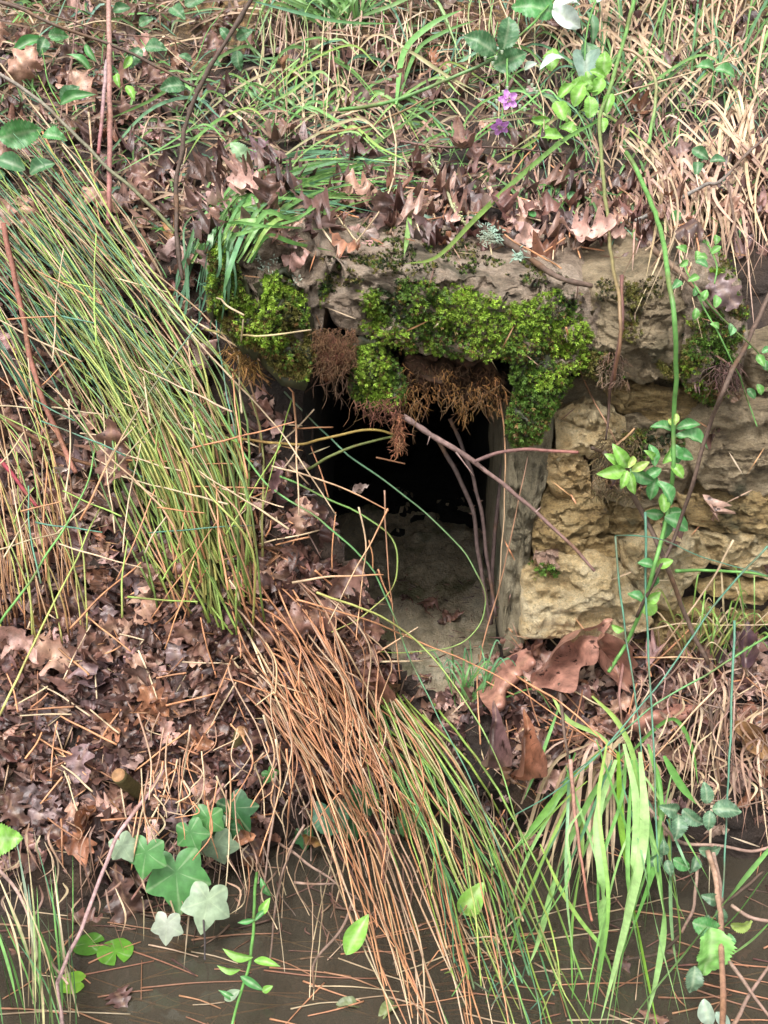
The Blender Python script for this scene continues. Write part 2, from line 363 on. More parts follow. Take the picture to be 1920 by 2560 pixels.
def resample(P, n):
    L = [0]
    for i in range(len(P)): L.append(L[-1] + math.dist(P[i], P[(i + 1) % len(P)]))
    out = []
    for k in range(n):
        s = L[-1] * k / n; i = 0
        while L[i + 1] < s: i += 1
        t = (s - L[i]) / (L[i + 1] - L[i]); a = P[i]; b = P[(i + 1) % len(P)]
        out.append((a[0] + (b[0] - a[0]) * t, a[1] + (b[1] - a[1]) * t))
    return out
def rock(poly, y0, bulge, back, lift=0.0, rough=0.012, strata=0.004, n=90, rings=16, seed=0, flat=0.35, freq=14, tilt=0.0, facets=True):
    """a stone: domed front face outlined by poly at distance y0, running back into the bank"""
    P = resample(poly, n); cx = sum(p[0] for p in P) / n; cy = sum(p[1] for p in P) / n
    V = []; F = []
    sv = Vector((seed * 3.1, seed * 1.7, 0))
    def facet(q, f, a):
        pt = noise.voronoi(q * f)[1][0]; h = noise.random_unit_vector; c = noise.cell_vector(pt * 7.3)
        return a * ((q * f - pt).dot(Vector((c.x - .5, c.y - .5, c.z - .5)) * 1.6) + (c.x - .5) * .8)
    def disp(p, amt=1.0):
        q = p + sv
        d = rough * (.55 if facets else 1) * noise.fractal(q * freq, 0.9, 2.1, 6) * amt
        d += strata * noise.noise(Vector((q.x * 9, q.y * 9, q.z * 75))) * amt
        w3 = Vector((noise.noise(q * 30), noise.noise(q * 30 + Vector((9, 0, 0))), noise.noise(q * 30 + Vector((0, 9, 0))))) * .012
        d += (facet(q + w3 * .5, 13, rough * 1.5) + facet(Vector((q.x, q.y, q.z * 1.8)) + w3 * .5, 32, rough * .8) + facet(Vector((q.x, q.y, q.z * 2)), 70, rough * .35)) * amt if facets else 0
        c = noise.noise(Vector((q.x * 12, 0, q.z * 26))); d += rough * 0.9 * (1 if c > 0.08 else 0) * amt * min(1, (c - 0.08) * 12 if c > .08 else 0)
        return d
    nb = 6
    for r in range(nb, 0, -1):
        t = r / nb
        for (x, y) in P:
            p = at(x, y, y0); p.y += back * t; p.z += lift * t + noise.fractal((p + sv) * freq, 1, 2, 4) * rough * 1.3; p.x += noise.fractal((p + sv) * 8 , 1, 2, 3) * rough
            V.append(p)
    for r in range(rings + 1):
        s = 1 - r / rings
        for (x, y) in P:
            q = at(cx + (x - cx) * s, cy + (y - cy) * s, y0)
            b = bulge * (1 - s ** (1 / flat * 1.2)) if s > 0 else bulge
            edge = 0.35 + 0.65 * min(1, (1 - s) * 5)
            q.y = y0 - b + disp(q) * edge - tilt * (q.z - 0.7)
            q.z += 0.5 * disp(q + Vector((5, 0, 0))) * (s ** 0.5); V.append(q)
            
    R_ = nb + rings
    for r in range(R_):
        for j in range(n):
            a = r * n + j; b = r * n + (j + 1) % n; F.append((a, b, b + n, a + n))
    return V, F
lintels = []
def stone(name, poly, y0, bulge, back, m, label=None, **k):
    V, F = rock(poly, y0, bulge, back, **k); o = part(name, V, F, None, m); solid(V, F)
    if label: o['label'] = label
    return o
L1 = stone('block', [(515, 620), (560, 560), (650, 545), (760, 580), (805, 660), (812, 780), (795, 900), (700, 945), (650, 900), (570, 820), (525, 730)], .15, .03, .3, M_lintel, 'left end block with a pale lichened patch', lift=.05, seed=1, rough=.02, n=130, rings=24)
L2 = stone('lintel', [(785, 650), (880, 665), (1050, 675), (1200, 700), (1340, 712), (1460, 722), (1505, 760), (1490, 880), (1440, 925), (1340, 930), (1200, 885), (1050, 868), (960, 868), (880, 828), (800, 790), (780, 720)], .15, .03, .32, M_lintel, 'long roof slab with moss on its front', lift=.055, seed=2, n=220, rings=26, rough=.019)
L3 = stone('block', [(1480, 725), (1580, 712), (1705, 700), (1720, 800), (1700, 900), (1690, 945), (1600, 965), (1500, 960), (1455, 930), (1475, 800)], .16, .02, .3, M_grey, 'bare grey-brown block with horizontal cracks', lift=.05, seed=3, rough=.016, strata=.009, n=130, rings=26)
L4 = stone('block', [(1700, 700), (1780, 655), (1850, 700), (1870, 850), (1845, 970), (1790, 1000), (1710, 960), (1705, 830)], .155, .03, .3, M_lintel, 'right end block covered with moss', lift=.05, seed=4)
stone('ceiling_stone', [(780, 800), (1300, 870), (1300, 960), (1200, 930), (1040, 905), (900, 930), (780, 930)], .24, .01, .3, M_inner, seed=5, n=70)
stone('jamb', [(1300, 1050), (1385, 1030), (1378, 1160), (1352, 1240), (1330, 1330), (1322, 1440), (1310, 1625), (1258, 1640), (1258, 1500), (1264, 1350), (1272, 1150), (1285, 1050)], .185, .012, .35, M_render, 'smooth grey rendered jamb right of the opening', seed=6, rough=.010, strata=.003, n=120, rings=20)
WALL = [
 ([(1390, 1050), (1480, 1015), (1560, 1050), (1565, 1100), (1480, 1140), (1395, 1150)], M_cream, .165),
 ([(1385, 1150), (1450, 1135), (1475, 1180), (1480, 1240), (1400, 1250), (1365, 1215)], M_ochre, .16),
 ([(1340, 1300), (1370, 1235), (1450, 1240), (1515, 1265), (1520, 1320), (1440, 1345), (1335, 1345)], M_yellow, .165),
 ([(1505, 975), (1640, 968), (1760, 985), (1775, 1030), (1700, 1050), (1590, 1045), (1530, 1015)], M_yellow, .185),
 ([(1485, 1140), (1570, 1050), (1720, 1060), (1740, 1150), (1700, 1240), (1580, 1270), (1490, 1230)], M_grey, .175),
 ([(1735, 1070), (1800, 1010), (1990, 1030), (2090, 1130), (2040, 1225), (1900, 1235), (1770, 1225), (1725, 1150)], M_grey, .15),
 ([(1510, 1290), (1600, 1275), (1700, 1260), (1745, 1300), (1700, 1330), (1560, 1345), (1515, 1330)], M_yellow, .18),
 ([(1700, 1250), (1860, 1240), (2020, 1245), (2080, 1330), (1960, 1345), (1820, 1330), (1735, 1310)], M_yellow, .16),
 ([(1740, 1340), (1860, 1340), (2060, 1350), (2090, 1430), (1960, 1460), (1840, 1430), (1770, 1400)], M_cream, .155),
 ([(1335, 1360), (1440, 1350), (1540, 1350), (1550, 1385), (1470, 1398), (1340, 1385)], M_yellow, .16),
 ([(1550, 1370), (1640, 1330), (1740, 1345), (1775, 1410), (1720, 1470), (1670, 1530), (1630, 1515), (1570, 1440)], M_cream, .145),
 ([(1318, 1440), (1400, 1400), (1490, 1400), (1545, 1425), (1600, 1490), (1628, 1560), (1560, 1600), (1480, 1610), (1400, 1590), (1316, 1600)], M_cream, .14),
 ([(1335, 1392), (1395, 1390), (1400, 1412), (1350, 1420)], M_pink, .135),
 ([(1740, 1465), (1880, 1450), (2060, 1450), (2080, 1500), (1900, 1500), (1770, 1495)], M_yellow, .165),
 ([(1655, 1540), (1740, 1515), (1800, 1545), (1815, 1600), (1750, 1640), (1650, 1630)], M_yellow, .15),
 ([(1440, 1620), (1560, 1605), (1640, 1610), (1640, 1650), (1500, 1660)], M_yellow, .165),
 ([(1830, 1530), (1980, 1520), (2080, 1560), (2060, 1640), (1860, 1620)], M_ochre, .165),
 ([(2090, 1040), (2260, 1020), (2330, 1150), (2250, 1260), (2100, 1240)], M_ochre, .165),
 ([(2100, 1270), (2280, 1280), (2340, 1420), (2200, 1480), (2100, 1430)], M_grey, .165),
 ([(1880, 880), (2050, 860), (2200, 900), (2240, 1000), (2080, 1010), (1900, 980)], M_grey, .18)]
for i, (pl, m, y0) in enumerate(WALL):
    cx_, cy_ = sum(q[0] for q in pl) / len(pl), sum(q[1] for q in pl) / len(pl); pl = [(cx_ + (q[0] - cx_) * 1.05, cy_ + (q[1] - cy_) * 1.07) for q in pl]
    stone('wall_stone', pl, y0 + .015, .012, .12, m, seed=10 + i, n=110, rings=26, rough=.0115 if m in (M_cream, M_grey) else .014, strata=.002 if m is M_cream else .007, flat=.32, freq=15)
# the back corner of the wall's masonry bed behind the stones
V, F = rock([(1380, 960), (1760, 940), (2350, 960), (2380, 1680), (1300, 1680), (1300, 1300)], .225, .0, .05, seed=40, n=90, rough=.01)
part('mortar', V, F, None, M_grey); solid(V, F)

BVH0 = BVHTree.FromPolygons(SOLID_V, SOLID_F)
def hit(px, py, bvh=None):
    d = ray(px, py).normalized(); h = (bvh or BVH0).ray_cast(CAM, d)
    if h[0] is None: return at(px, py, 0.2), Vector((0, -1, 0.3))
    n = h[1]
    if n.dot(d) > 0: n = -n
    return h[0], n
def fy(px, py):
    if py > 2120:                                     # over the stream
        yg = Dg(px, py)
        d = ray(px, py); yw = -CAM.z / d.z * d.y + CAM.y
        return min(yg, yw)
    h = hit(px, py)[0].y
    if in_poly(px, py, MOUTH): h = min(h, .2)
    return h
def P(px, py, d=0.03):
    return at(px, py, fy(px, py) - d)
def water(px, py, z=0.002):
    d = ray(px, py); return CAM + d * ((z - CAM.z) / d.z)
def W(pts, d=0.03):
    """pixel path to world: (px,py) or (px,py,offset)"""
    return [P(q[0], q[1], q[2] if len(q) > 2 else d) for q in pts]

# ---------------------------------------------------------------- moss
def cushion(poly, y0, bulge, seed, n=70, rings=14, rough=.012, back=.05):
    return rock(poly, y0, bulge, back, seed=seed, n=n, rings=rings, rough=rough, strata=0, flat=.9, freq=26, facets=False)
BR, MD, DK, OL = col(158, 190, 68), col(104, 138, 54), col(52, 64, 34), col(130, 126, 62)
MOSS = [  # outline, y0, bulge, density, palette, parent
 ([(512, 640), (550, 595), (585, 640), (615, 730), (655, 770), (655, 690), (690, 675), (735, 700), (760, 740), (775, 830), (785, 900), (770, 950), (705, 940), (650, 875), (580, 850), (525, 770)], .098, .016, 3400, (BR, BR, MD, OL), L1),
 ([(800, 690), (845, 645), (850, 690), (835, 750), (800, 780), (785, 740)], .14, .006, 300, (MD, DK, BR), L2),
 ([(895, 720), (960, 700), (1080, 692), (1180, 715), (1300, 760), (1370, 715), (1450, 730), (1480, 840), (1470, 930), (1400, 940), (1330, 925), (1200, 902), (1100, 888), (1010, 885), (950, 865), (895, 820)], .125, .022, 5200, (BR, BR, MD, MD, DK), L2),
 ([(862, 870), (940, 855), (1000, 900), (1015, 975), (995, 1040), (925, 1030), (880, 985)], .125, .025, 1200, (BR, MD, MD), L2),
 ([(1265, 930), (1340, 900), (1430, 915), (1425, 985), (1375, 1045), (1350, 1105), (1290, 1120), (1258, 1060), (1275, 990)], .12, .03, 1500, (BR, MD, MD), L2),
 ([(1705, 790), (1780, 760), (1855, 820), (1850, 950), (1800, 1025), (1735, 1015), (1700, 920)], .14, .022, 1500, (MD, OL, BR, DK), L4),
 ([(1760, 625), (1830, 640), (1870, 780), (1850, 830), (1790, 740)], .19, .02, 700, (BR, MD, OL), L4),
 ([(1560, 1075), (1690, 1060), (1720, 1120), (1600, 1165), (1530, 1150)], .152, .006, 380, (OL, MD, DK), CUL),
 ([(1320, 1400), (1400, 1415), (1400, 1440), (1330, 1445)], .12, .004, 130, (MD, OL), CUL),
 ([(1470, 850), (1530, 880), (1560, 945), (1500, 965), (1450, 940)], .14, .01, 420, (OL, MD, DK), L3),
 ([(1560, 700), (1620, 720), (1600, 860), (1555, 860)], .15, .003, 160, (OL, DK), L3),
 ([(1640, 900), (1700, 900), (1700, 960), (1660, 960)], .145, .008, 200, (OL, MD), L3),
]
def rotmats(dirs, normals):
    """local +Y -> dirs, +Z -> about normals"""
    Y = dirs / np.linalg.norm(dirs, axis=1, keepdims=True)
    Z = normals - Y * (normals * Y).sum(1, keepdims=True); Z /= (np.linalg.norm(Z, axis=1, keepdims=True) + 1e-9)
    X = np.cross(Y, Z); return np.stack([X, Y, Z], axis=2)
def scatter(name, tV, tF, pos, dirs, nor, scl, cols, m, parent=None, origin=None, smooth=True):
    pos = np.asarray(pos, float); Rm = rotmats(np.asarray(dirs, float), np.asarray(nor, float)); scl = np.asarray(scl, float); cols = np.asarray(cols, float)
    V = np.einsum('mij,nj->mni', Rm, tV) * scl[:, None, None] + pos[:, None, :]
    k = len(tV); F = tF[None] + (np.arange(len(pos)) * k)[:, None, None]
    C = np.repeat(cols[:, None, :], k, 1)
    V = V.reshape(-1, 3)
    if parent is not None:
        root = parent
        while root.parent: root = root.parent
        V = V - np.array(root.location)
    return obj(name, mesh(name, V, F.reshape(-1, tF.shape[1]), C.reshape(-1, 3), m, smooth), parent)
# a moss shoot: five little pointed leaves fanning from one stalk
tv = []; tf = []
for i, (a, e) in enumerate([(0, .2), (-.8, .5), (.8, .45), (-.35, -.5), (.4, 1.0), (0, .8)]):
    d = np.array([math.sin(a), math.cos(a) * math.cos(e), math.sin(e)]); s = np.cross(d, [0, 0, 1.]); s /= np.linalg.norm(s)
    b = len(tv); L = 1 if i == 0 else .75
    tv += [np.zeros(3), d * L * .5 + s * .17 * L, d * L, d * L * .5 - s * .17 * L]; tf.append([b, b + 1, b + 2, b + 3])
MTV, MTF = np.array(tv), np.array(tf)
def poly_points(poly, n):
    xs = [p[0] for p in poly]; ys = [p[1] for p in poly]; out = []
    while len(out) < n:
        x, y = R(min(xs), max(xs)), R(min(ys), max(ys))
        if in_poly(x, y, poly): out.append((x, y))
    return out
def edge_dist(x, y, pl):
    m = 1e9
    for i in range(len(pl)):
        a, b = pl[i - 1], pl[i]; dx, dy = b[0] - a[0], b[1] - a[1]
        t = max(0, min(1, ((x - a[0]) * dx + (y - a[1]) * dy) / (dx * dx + dy * dy + 1e-9))); m = min(m, math.hypot(x - a[0] - dx * t, y - a[1] - dy * t))
    return m
for i, (pl, y0, bu, cnt, pal, par) in enumerate(MOSS):
    bv = BVH0
    if i in (0, 3, 4):
        pl2 = [(sum(q[0] for q in pl) / len(pl) * (.05 if i == 0 else .14) + q[0] * (.95 if i == 0 else .86), sum(q[1] for q in pl) / len(pl) * (.05 if i == 0 else .14) + q[1] * (.95 if i == 0 else .86)) for q in pl]
        V, F = cushion(pl2, y0 + (.004 if i == 0 else .012), bu, 60 + i, rough=.03)
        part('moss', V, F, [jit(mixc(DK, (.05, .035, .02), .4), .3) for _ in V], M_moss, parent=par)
        bv = BVHTree.FromPolygons([Vector(v) for v in V] , F)
    cx = sum(p[0] for p in pl) / len(pl); cy = sum(p[1] for p in pl) / len(pl)
    pos = []; dr = []; nr = []; sc = []; cc = []
    for (x, y) in poly_points(pl, int(cnt * 3.4)):
        h = bv.ray_cast(CAM, ray(x, y).normalized())
        if h[0] is None and bv is not BVH0:
            hh = bv.find_nearest(at(x, y, y0)); h = (hh[0], hh[1]) if hh[0] is not None and (hh[0] - at(x, y, y0)).length < .04 else (None, None)
        if h[0] is None: continue
        n = h[1] if h[1].y < 0 else -h[1]
        q = h[0]
        if q.y > y0 + .09: continue
        v = noise.noise(q * 30 + Vector((i, 0, 0))) + 0.5 * noise.noise(q * 80)
        ed = edge_dist(x, y, pl) / 30 - .42 + v * 1.15 + R(-.25, .25)
        if bv is BVH0 and (ed < 0 and R(0, 1) < .96): continue
        if v < -0.3 and R(0, 1) < .75: continue
        lay = R(0, 1)
        d = Vector((R(-.9, .9), R(-1.1, -.2), R(-1.6, .35))) * .8 + n * .5
        q = q + n * ((lay ** 1.3) * (.003 + .012 * min(1, max(0, ed * .8))))
        pos.append(q); dr.append(d); nr.append(n + Vector((R(-.5, .5), 0, R(-.5, .5)))); sc.append(R(5, 10.5) * PX * (.8 + .4 * lay))
        big = noise.noise(q * 13 + Vector((3, i, 5)))
        k = min(len(pal) - 1, max(0, int((0.45 - v * .9 - big * .9 + R(-.15, .15)) * len(pal))))
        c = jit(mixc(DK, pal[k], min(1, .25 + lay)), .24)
        rr = R(0, 1)
        if rr < .08: c = jit(col(124, 104, 56), .3)
        elif rr < .12: c = jit(col(70, 52, 38), .3)
        if y > cy + 25 and R(0, 1) < .12: c = jit(col(118, 88, 48), .3)
        cc.append(c)
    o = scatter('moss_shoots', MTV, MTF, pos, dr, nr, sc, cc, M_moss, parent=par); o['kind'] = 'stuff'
# thin mossy film and crumbs of soil on the slab's top
for (pl, cnt, pal, par) in (([(870, 640), (900, 560), (1000, 560), (1190, 560), (1200, 690), (1050, 680), (900, 670)], 1500, (OL, MD, DK, DK, col(60, 50, 40)), L2), ([(1200, 640), (1330, 660), (1440, 700), (1440, 730), (1220, 700)], 500, (DK, OL, MD, col(60, 50, 40)), L2), ([(520, 560), (560, 540), (600, 600), (560, 640), (510, 640)], 500, (MD, BR, DK), L1), ([(1480, 700), (1700, 690), (1700, 740), (1500, 760)], 350, (OL, DK, col(90, 80, 60)), L3), ([(800, 640), (900, 640), (1100, 690), (900, 720), (790, 720)], 300, (OL, DK), L2)):
    pos = []; dr = []; nr = []; sc = []; cc = []
    for (x, y) in poly_points(pl, cnt):
        h = BVH0.ray_cast(CAM, ray(x, y).normalized())
        if h[0] is None: continue
        n = h[1] if h[1].dot(ray(x, y)) < 0 else -h[1]
        if noise.noise(h[0] * 28) < -.05: continue
        pos.append(h[0]); dr.append(n + Vector((R(-1.2, 1.2), R(-1.2, 0), R(-.6, .8)))); nr.append(n + Vector((R(-.5, .5), 0, R(-.5, .5)))); sc.append(R(6, 13) * PX); cc.append(jit(random.choice(pal), .25))
    o = scatter('moss_shoots', MTV, MTF, pos, dr, nr, sc, cc, M_moss, parent=par); o['kind'] = 'stuff'
# hanging dead moss, root balls and roots under the slab
def shreds(poly, n, c, parent, name, y=.16, L=(20, 60), r=1.6, droop=.9):
    mb = MB()
    for (x, yy) in poly_points(poly, n):
        q = at(x, yy, y + R(-.03, .02)); pts = [q]; d = Vector((R(-1, 1), R(-.7, .3), -R(.1, droop))).normalized()
        ln = R(*L) * PX
        for s in range(3):
            d = (d + Vector((R(-.8, .8), R(-.5, .5), R(-.9, .3)))).normalized(); pts.append(pts[-1] + d * ln / 3)
        cc = jit(c, .35); tube(mb, pts, R(.7, 1.3) * r * PX, .5 * PX, cc, cc, k=6, n=3)
        if R(0, 1) < .6:
            for e in range(2):
                d2 = (d + Vector((R(-1, 1), R(-1, 1), R(-1, 1)))).normalized(); p0 = pts[R(0, 1) > .5 and 2 or 1]
                tube(mb, [p0, p0 + d2 * R(6, 16) * PX], r * PX * .7, .4 * PX, cc, cc, k=2, n=3)
    root = parent
    mb_v = [v - CUL.location for v in mb.v]
    return obj(name, mesh(name, [tuple(v) for v in mb_v], mb.f, mb.c, M_root), parent)
V, F = cushion([(1010, 880), (1100, 890), (1200, 905), (1265, 945), (1262, 1000), (1215, 985), (1170, 1000), (1120, 965), (1060, 975), (1015, 1000), (1000, 940)], .17, .02, 90, rough=.03)
part('dead_moss', V, F, [jit(col(62, 44, 30), .4) for _ in V], M_root, parent=L2)
o = shreds([(1005, 900), (1050, 960), (1120, 910), (1160, 960), (1240, 930), (1268, 985), (1250, 1030), (1200, 1010), (1165, 1060), (1130, 1000), (1075, 1000), (1030, 1050), (1010, 1000)], 300, col(136, 98, 58), L2, 'dead_moss_shreds', .15, (8, 34), .85, 1.0); o['kind'] = 'stuff'
o = shreds([(1010, 895), (1260, 920), (1260, 990), (1010, 970)], 300, col(74, 54, 38), L2, 'dead_moss_shreds', .165, (8, 30), .9); o['kind'] = 'stuff'
V, F = cushion([(790, 885), (830, 875), (880, 880), (888, 905), (850, 940), (815, 950), (790, 915)], .135, .015, 91, rough=.02)
part('root_mat', V, F, [jit(col(104, 66, 52), .4) for _ in V], M_root, parent=L2)
o = shreds([(780, 820), (890, 820), (890, 910), (830, 945), (785, 930)], 700, col(108, 80, 58), L2, 'rootlets', .118, (7, 26), .8, .9); o['kind'] = 'stuff'
o = shreds([(880, 1000), (1000, 990), (1010, 1040), (960, 1060)], 90, col(110, 74, 60), L2, 'rootlets', .115, (18, 45)); o['kind'] = 'stuff'
o = shreds([(985, 1040), (1010, 1040), (1008, 1110), (990, 1130)], 110, col(146, 100, 74), L2, 'hanging_rootlets', .12, (16, 36), 1.8, 1.6); o['kind'] = 'stuff'
o = shreds([(560, 850), (650, 900), (640, 940), (600, 920)], 90, col(140, 106, 60), L1, 'dead_moss_shreds', .14); o['kind'] = 'stuff'
o = shreds([(1780, 900), (1850, 900), (1850, 960), (1790, 960)], 160, col(104, 82, 74), L4, 'rootlets', .12); o['kind'] = 'stuff'
o = shreds([(1500, 880), (1560, 880), (1570, 960), (1500, 960)], 120, col(120, 100, 82), L3, 'rootlets', .13, (12, 34)); o['kind'] = 'stuff'
o = shreds([(1490, 1100), (1600, 1090), (1600, 1250), (1480, 1240)], 260, col(116, 100, 72), CUL, 'rootlets', .145, (14, 36)); o['kind'] = 'stuff'
o = shreds([(880, 990), (1260, 960), (1255, 1010), (890, 1020)], 46, col(120, 92, 64), L2, 'dead_moss_shreds', .13, (40, 110), .9, 2.5); o['kind'] = 'stuff'
o = shreds([(790, 900), (880, 900), (870, 960), (800, 960)], 30, col(100, 76, 60), L2, 'rootlets', .12, (40, 90), .9, 2.5); o['kind'] = 'stuff'
mb = MB(); tube(mb, [at(1000, 1040, .12), at(998, 1080, .11), at(995, 1110, .115), at(992, 1142, .115)], 7 * PX, 3 * PX, col(170, 110, 84), col(150, 90, 70), n=6, wob=.5)
mb_v = [tuple(v - CUL.location) for v in mb.v]; obj('hanging_root', mesh('hanging_root', mb_v, mb.f, mb.c, M_bark), L2)
mb = MB()
for q, w_ in (((700, 690), 20), ((660, 670), 16), ((735, 700), 14), ((690, 650), 14), ((640, 640), 10)):
    for e in range(14):
        a = hit(q[0] + R(-w_, w_), q[1] + R(-w_, w_))[0]; d = Vector((R(-1, 1), -R(.2, 1), R(-1, 1))).normalized()
        tube(mb, [a, a + d * R(4, 10) * PX], R(1.5, 3) * PX, PX, col(190, 208, 184), col(210, 222, 200), k=2, n=4)
obj('lichen', mesh('lichen', [tuple(v - CUL.location) for v in mb.v], mb.f, mb.c, M_lichen), L1)

# ---------------------------------------------------------------- leaves
def grid_leaf(fn, rows=16, cols=4, curl=0.3, cup=0.15, crinkle=0.06, seed=0, lobeshift=0.0, bend=0.0):
    """fn(v) -> half width; returns verts (unit length along +Y) and quads"""
    V = []; F = []
    for i in range(rows + 1):
        v = i / rows; w_ = fn(v)
        for j in range(cols + 1):
            u = -1 + 2 * j / cols
            x = u * w_; y = v + lobeshift * abs(u) * w_
            z = curl * x * x * 4 + cup * (v - .5) ** 2 * 4 * .5 + crinkle * noise.noise(Vector((x * 5 + seed, y * 5, seed * 1.3))) * (1 + abs(u)) - 0.02 * (abs(u) < .01) + bend * math.sin(v * 3)
            V.append((x, y - .0, z))
    for i in range(rows):
        for j in range(cols):
            a = i * (cols + 1) + j; F.append((a, a + 1, a + cols + 2, a + cols + 1))
    return np.array(V), np.array(F)
def oak(v, k=4.5, ph=0.0):
    if v < .06: return .012
    e = math.sin(math.pi * min(1, v ** 1.25)) ** .75 * .36 if v < .985 else .05
    q = math.cos(2 * math.pi * (k * v + ph)); q = math.copysign(abs(q) ** .6, q)
    return max(.03, e * (.76 + .24 * q))
def oval(v): return max(.004, .30 * math.sin(math.pi * v ** .85) ** .8)
def serrate(v): return max(.004, (.33 * math.sin(math.pi * v ** .75) ** .75) * (1 + .13 * ((v * 13) % 1 - .5) * 2))
def lance(v): return max(.004, .15 * math.sin(math.pi * v ** .8))
def mint(v): return max(.004, .23 * math.sin(math.pi * v ** .9) ** .85)
OAK_T = [grid_leaf(lambda v, s=s: oak(v, 4.0 + (s % 3) * .5, s * .13), 30, 6, [-.5, .4, .8, -.7, 1.0, .1][s % 6], [.3, -.5, .6, -.7][s % 4], .16, s, .10, [0, .1, -.1][s % 3]) for s in range(12)]
OAK_LO = [grid_leaf(lambda v, s=s: oak(v, 3.5, s * .2), 14, 2, [-.8, .9, .3, 1.4][s % 4], [.4, -.5, .7][s % 3], .2, s + 30, .08) for s in range(8)]
for s_ in (2, 5, 6): OAK_LO[s_] = grid_leaf(lambda v, s_=s_: max(.01, (.26 + .1 * math.sin(v * 9 + s_)) * math.sin(math.pi * v ** .8) ** .6 * (1 + .22 * math.sin(v * 17 + s_))), 14, 2, [-2, 2.4, 1][s_ % 3], .6, .25, s_ + 50)
BIG_T = [grid_leaf(lambda v, s_=s_: max(.004, .19 * math.sin(math.pi * v ** .8) ** .9 * (1 + .04 * math.sin(v * 23 + s_))), 30, 8, c, b, .2, 77 + c) for c, b, s_ in ((2.6, .5, 0), (-3.0, .6, 2), (5.5, -.7, 4))]
def polar_leaf(rad, n=60, rings=5, cup=0.1, seed=0):
    V = [(0, 0, .05 * noise.noise(Vector((seed, 0, 0))))]; F = []
    for r in range(1, rings + 1):
        for i in range(n):
            th = 2 * math.pi * i / n; q = rad(th) * r / rings
            x, y = q * math.sin(th), q * math.cos(th)
            V.append((x, y, cup * (q * q) + .05 * noise.noise(Vector((x * 3 + seed, y * 3, 0))) - .03 * abs(math.cos(th * 2.5)) * q))
    F = [(0, 1 + (i + 1) % n, 1 + i) for i in range(n)]
    for r in range(rings - 1):
        for i in range(n):
            a = 1 + r * n + i; b = 1 + r * n + (i + 1) % n; F.append((a, b, b + n, a + n))
    return V, F
IVP_ = [(0, .66), (14, .52), (33, .40), (52, .50), (64, .56), (74, .48), (95, .37), (118, .42), (133, .45), (150, .38), (168, .28), (180, .14)]
def ivyr(th):
    th = abs(math.degrees((th + math.pi) % (2 * math.pi) - math.pi))
    for (a0, r0), (a1, r1) in zip(IVP_, IVP_[1:]):
        if th <= a1: return r0 + (r1 - r0) * (th - a0) / (a1 - a0)
    return .14
def heartr(th):
    th = (th + math.pi) % (2 * math.pi) - math.pi; r = .5 * (1 + .12 * math.cos(th)) * (1 + .03 * math.sin(th * 26))
    return r * (1 - .75 * max(0, (abs(th) - 2.6) / .54)) if abs(th) > 2.6 else r
def roundr(th):
    th = (th + math.pi) % (2 * math.pi) - math.pi
    return .5 * (1 - .8 * max(0, (abs(th) - 2.9) / .24)) if abs(th) > 2.9 else .5
def roundl(th): return .5
SHAPES = {'oak': None, 'ivy': polar_leaf(ivyr, 80, 5, -.35, 3), 'heart': polar_leaf(heartr, 80, 5, -.3, 5), 'round': polar_leaf(roundr, 48, 3, 0.0, 7),
          'disc': polar_leaf(roundl, 20, 2, .3, 1), 'notch': polar_leaf(lambda t: .5 - .22 * max(0, 1 - abs(((t + math.pi) % (2 * math.pi)) - math.pi) / .5), 48, 3, .02, 8)}
SHAPES['serrate'] = grid_leaf(serrate, 39, 8, .25, -.35, .06, 11); SHAPES['broad'] = grid_leaf(lambda v: max(.004, (.46 * math.sin(math.pi * v ** .62) ** .7) * (1 + .1 * ((v * 14) % 1 - .5) * 2)), 42, 8, .2, -.3, .06, 19); SHAPES['oval'] = grid_leaf(oval, 18, 6, .5, -.3, .05, 12)
SHAPES['lance'] = grid_leaf(lance, 18, 4, 1.2, -.4, .03, 13); SHAPES['mint'] = grid_leaf(mint, 18, 6, .8, -.35, .05, 14)
SHAPES['sycamore'] = polar_leaf(lambda t: .3 + .28 * abs(math.cos(t * 2.5)) ** 2.2, 90, 5, -.2, 15)
def frame(px, py, ang, nrm, flip=0.0, roll=None):
    """axes for a leaf: tip direction at `ang` degrees in the picture, lying on the plane of nrm"""
    a = math.radians(ang); t = RIGHT * math.cos(a) + UP * math.sin(a)
    nrm = nrm.normalized(); t = t - nrm * t.dot(nrm); t.normalize()
    t = (Matrix.Rotation(flip, 3, t.cross(nrm)) @ t)
    z = (nrm - t * nrm.dot(t)).normalized()
    if roll: z = Matrix.Rotation(roll, 3, t) @ z
    x = t.cross(z); return Matrix((x, t, z)).transposed()
def leaf_mesh(shape, L, c, c2=None, m=M_plant, name='leaf', vein=True):
    V, F = shape; V = np.array(V) * L
    C = []
    x0 = np.abs(V[:, 0]).max() + 1e-6
    for v in V:
        t = abs(v[0]) / x0; cc = mixc(c, c2 or c, min(1, max(0, (t + .25 * noise.noise(Vector(v) * (6 / L))) * 1.2 - .1)))
        th = math.degrees(math.atan2(v[0], v[1])); rr_ = math.hypot(v[0], v[1])
        if m is M_plant and not isinstance(F, np.ndarray):
            if rr_ > .02 * L and min(abs(abs(th) - a_) for a_ in (0, 64, 133)) < 3: cc = mixc(cc, (.5, .6, .36), .28)
        elif m is M_plant and len(F) > 100 and ((v[1] / L - abs(v[0]) / L * .8) * 8) % 1 < .22: cc = mixc(cc, (.5, .6, .36), .14)
        if vein and isinstance(F, np.ndarray) and abs(v[0]) < .012 * L: cc = mixc(cc, (.55, .6, .4) if m is M_plant else (.4, .25, .15), .3)
        C.append(cc)
    F = F if isinstance(F, np.ndarray) else [tuple(f) for f in F]
    return mesh(name, V, F, C, m)
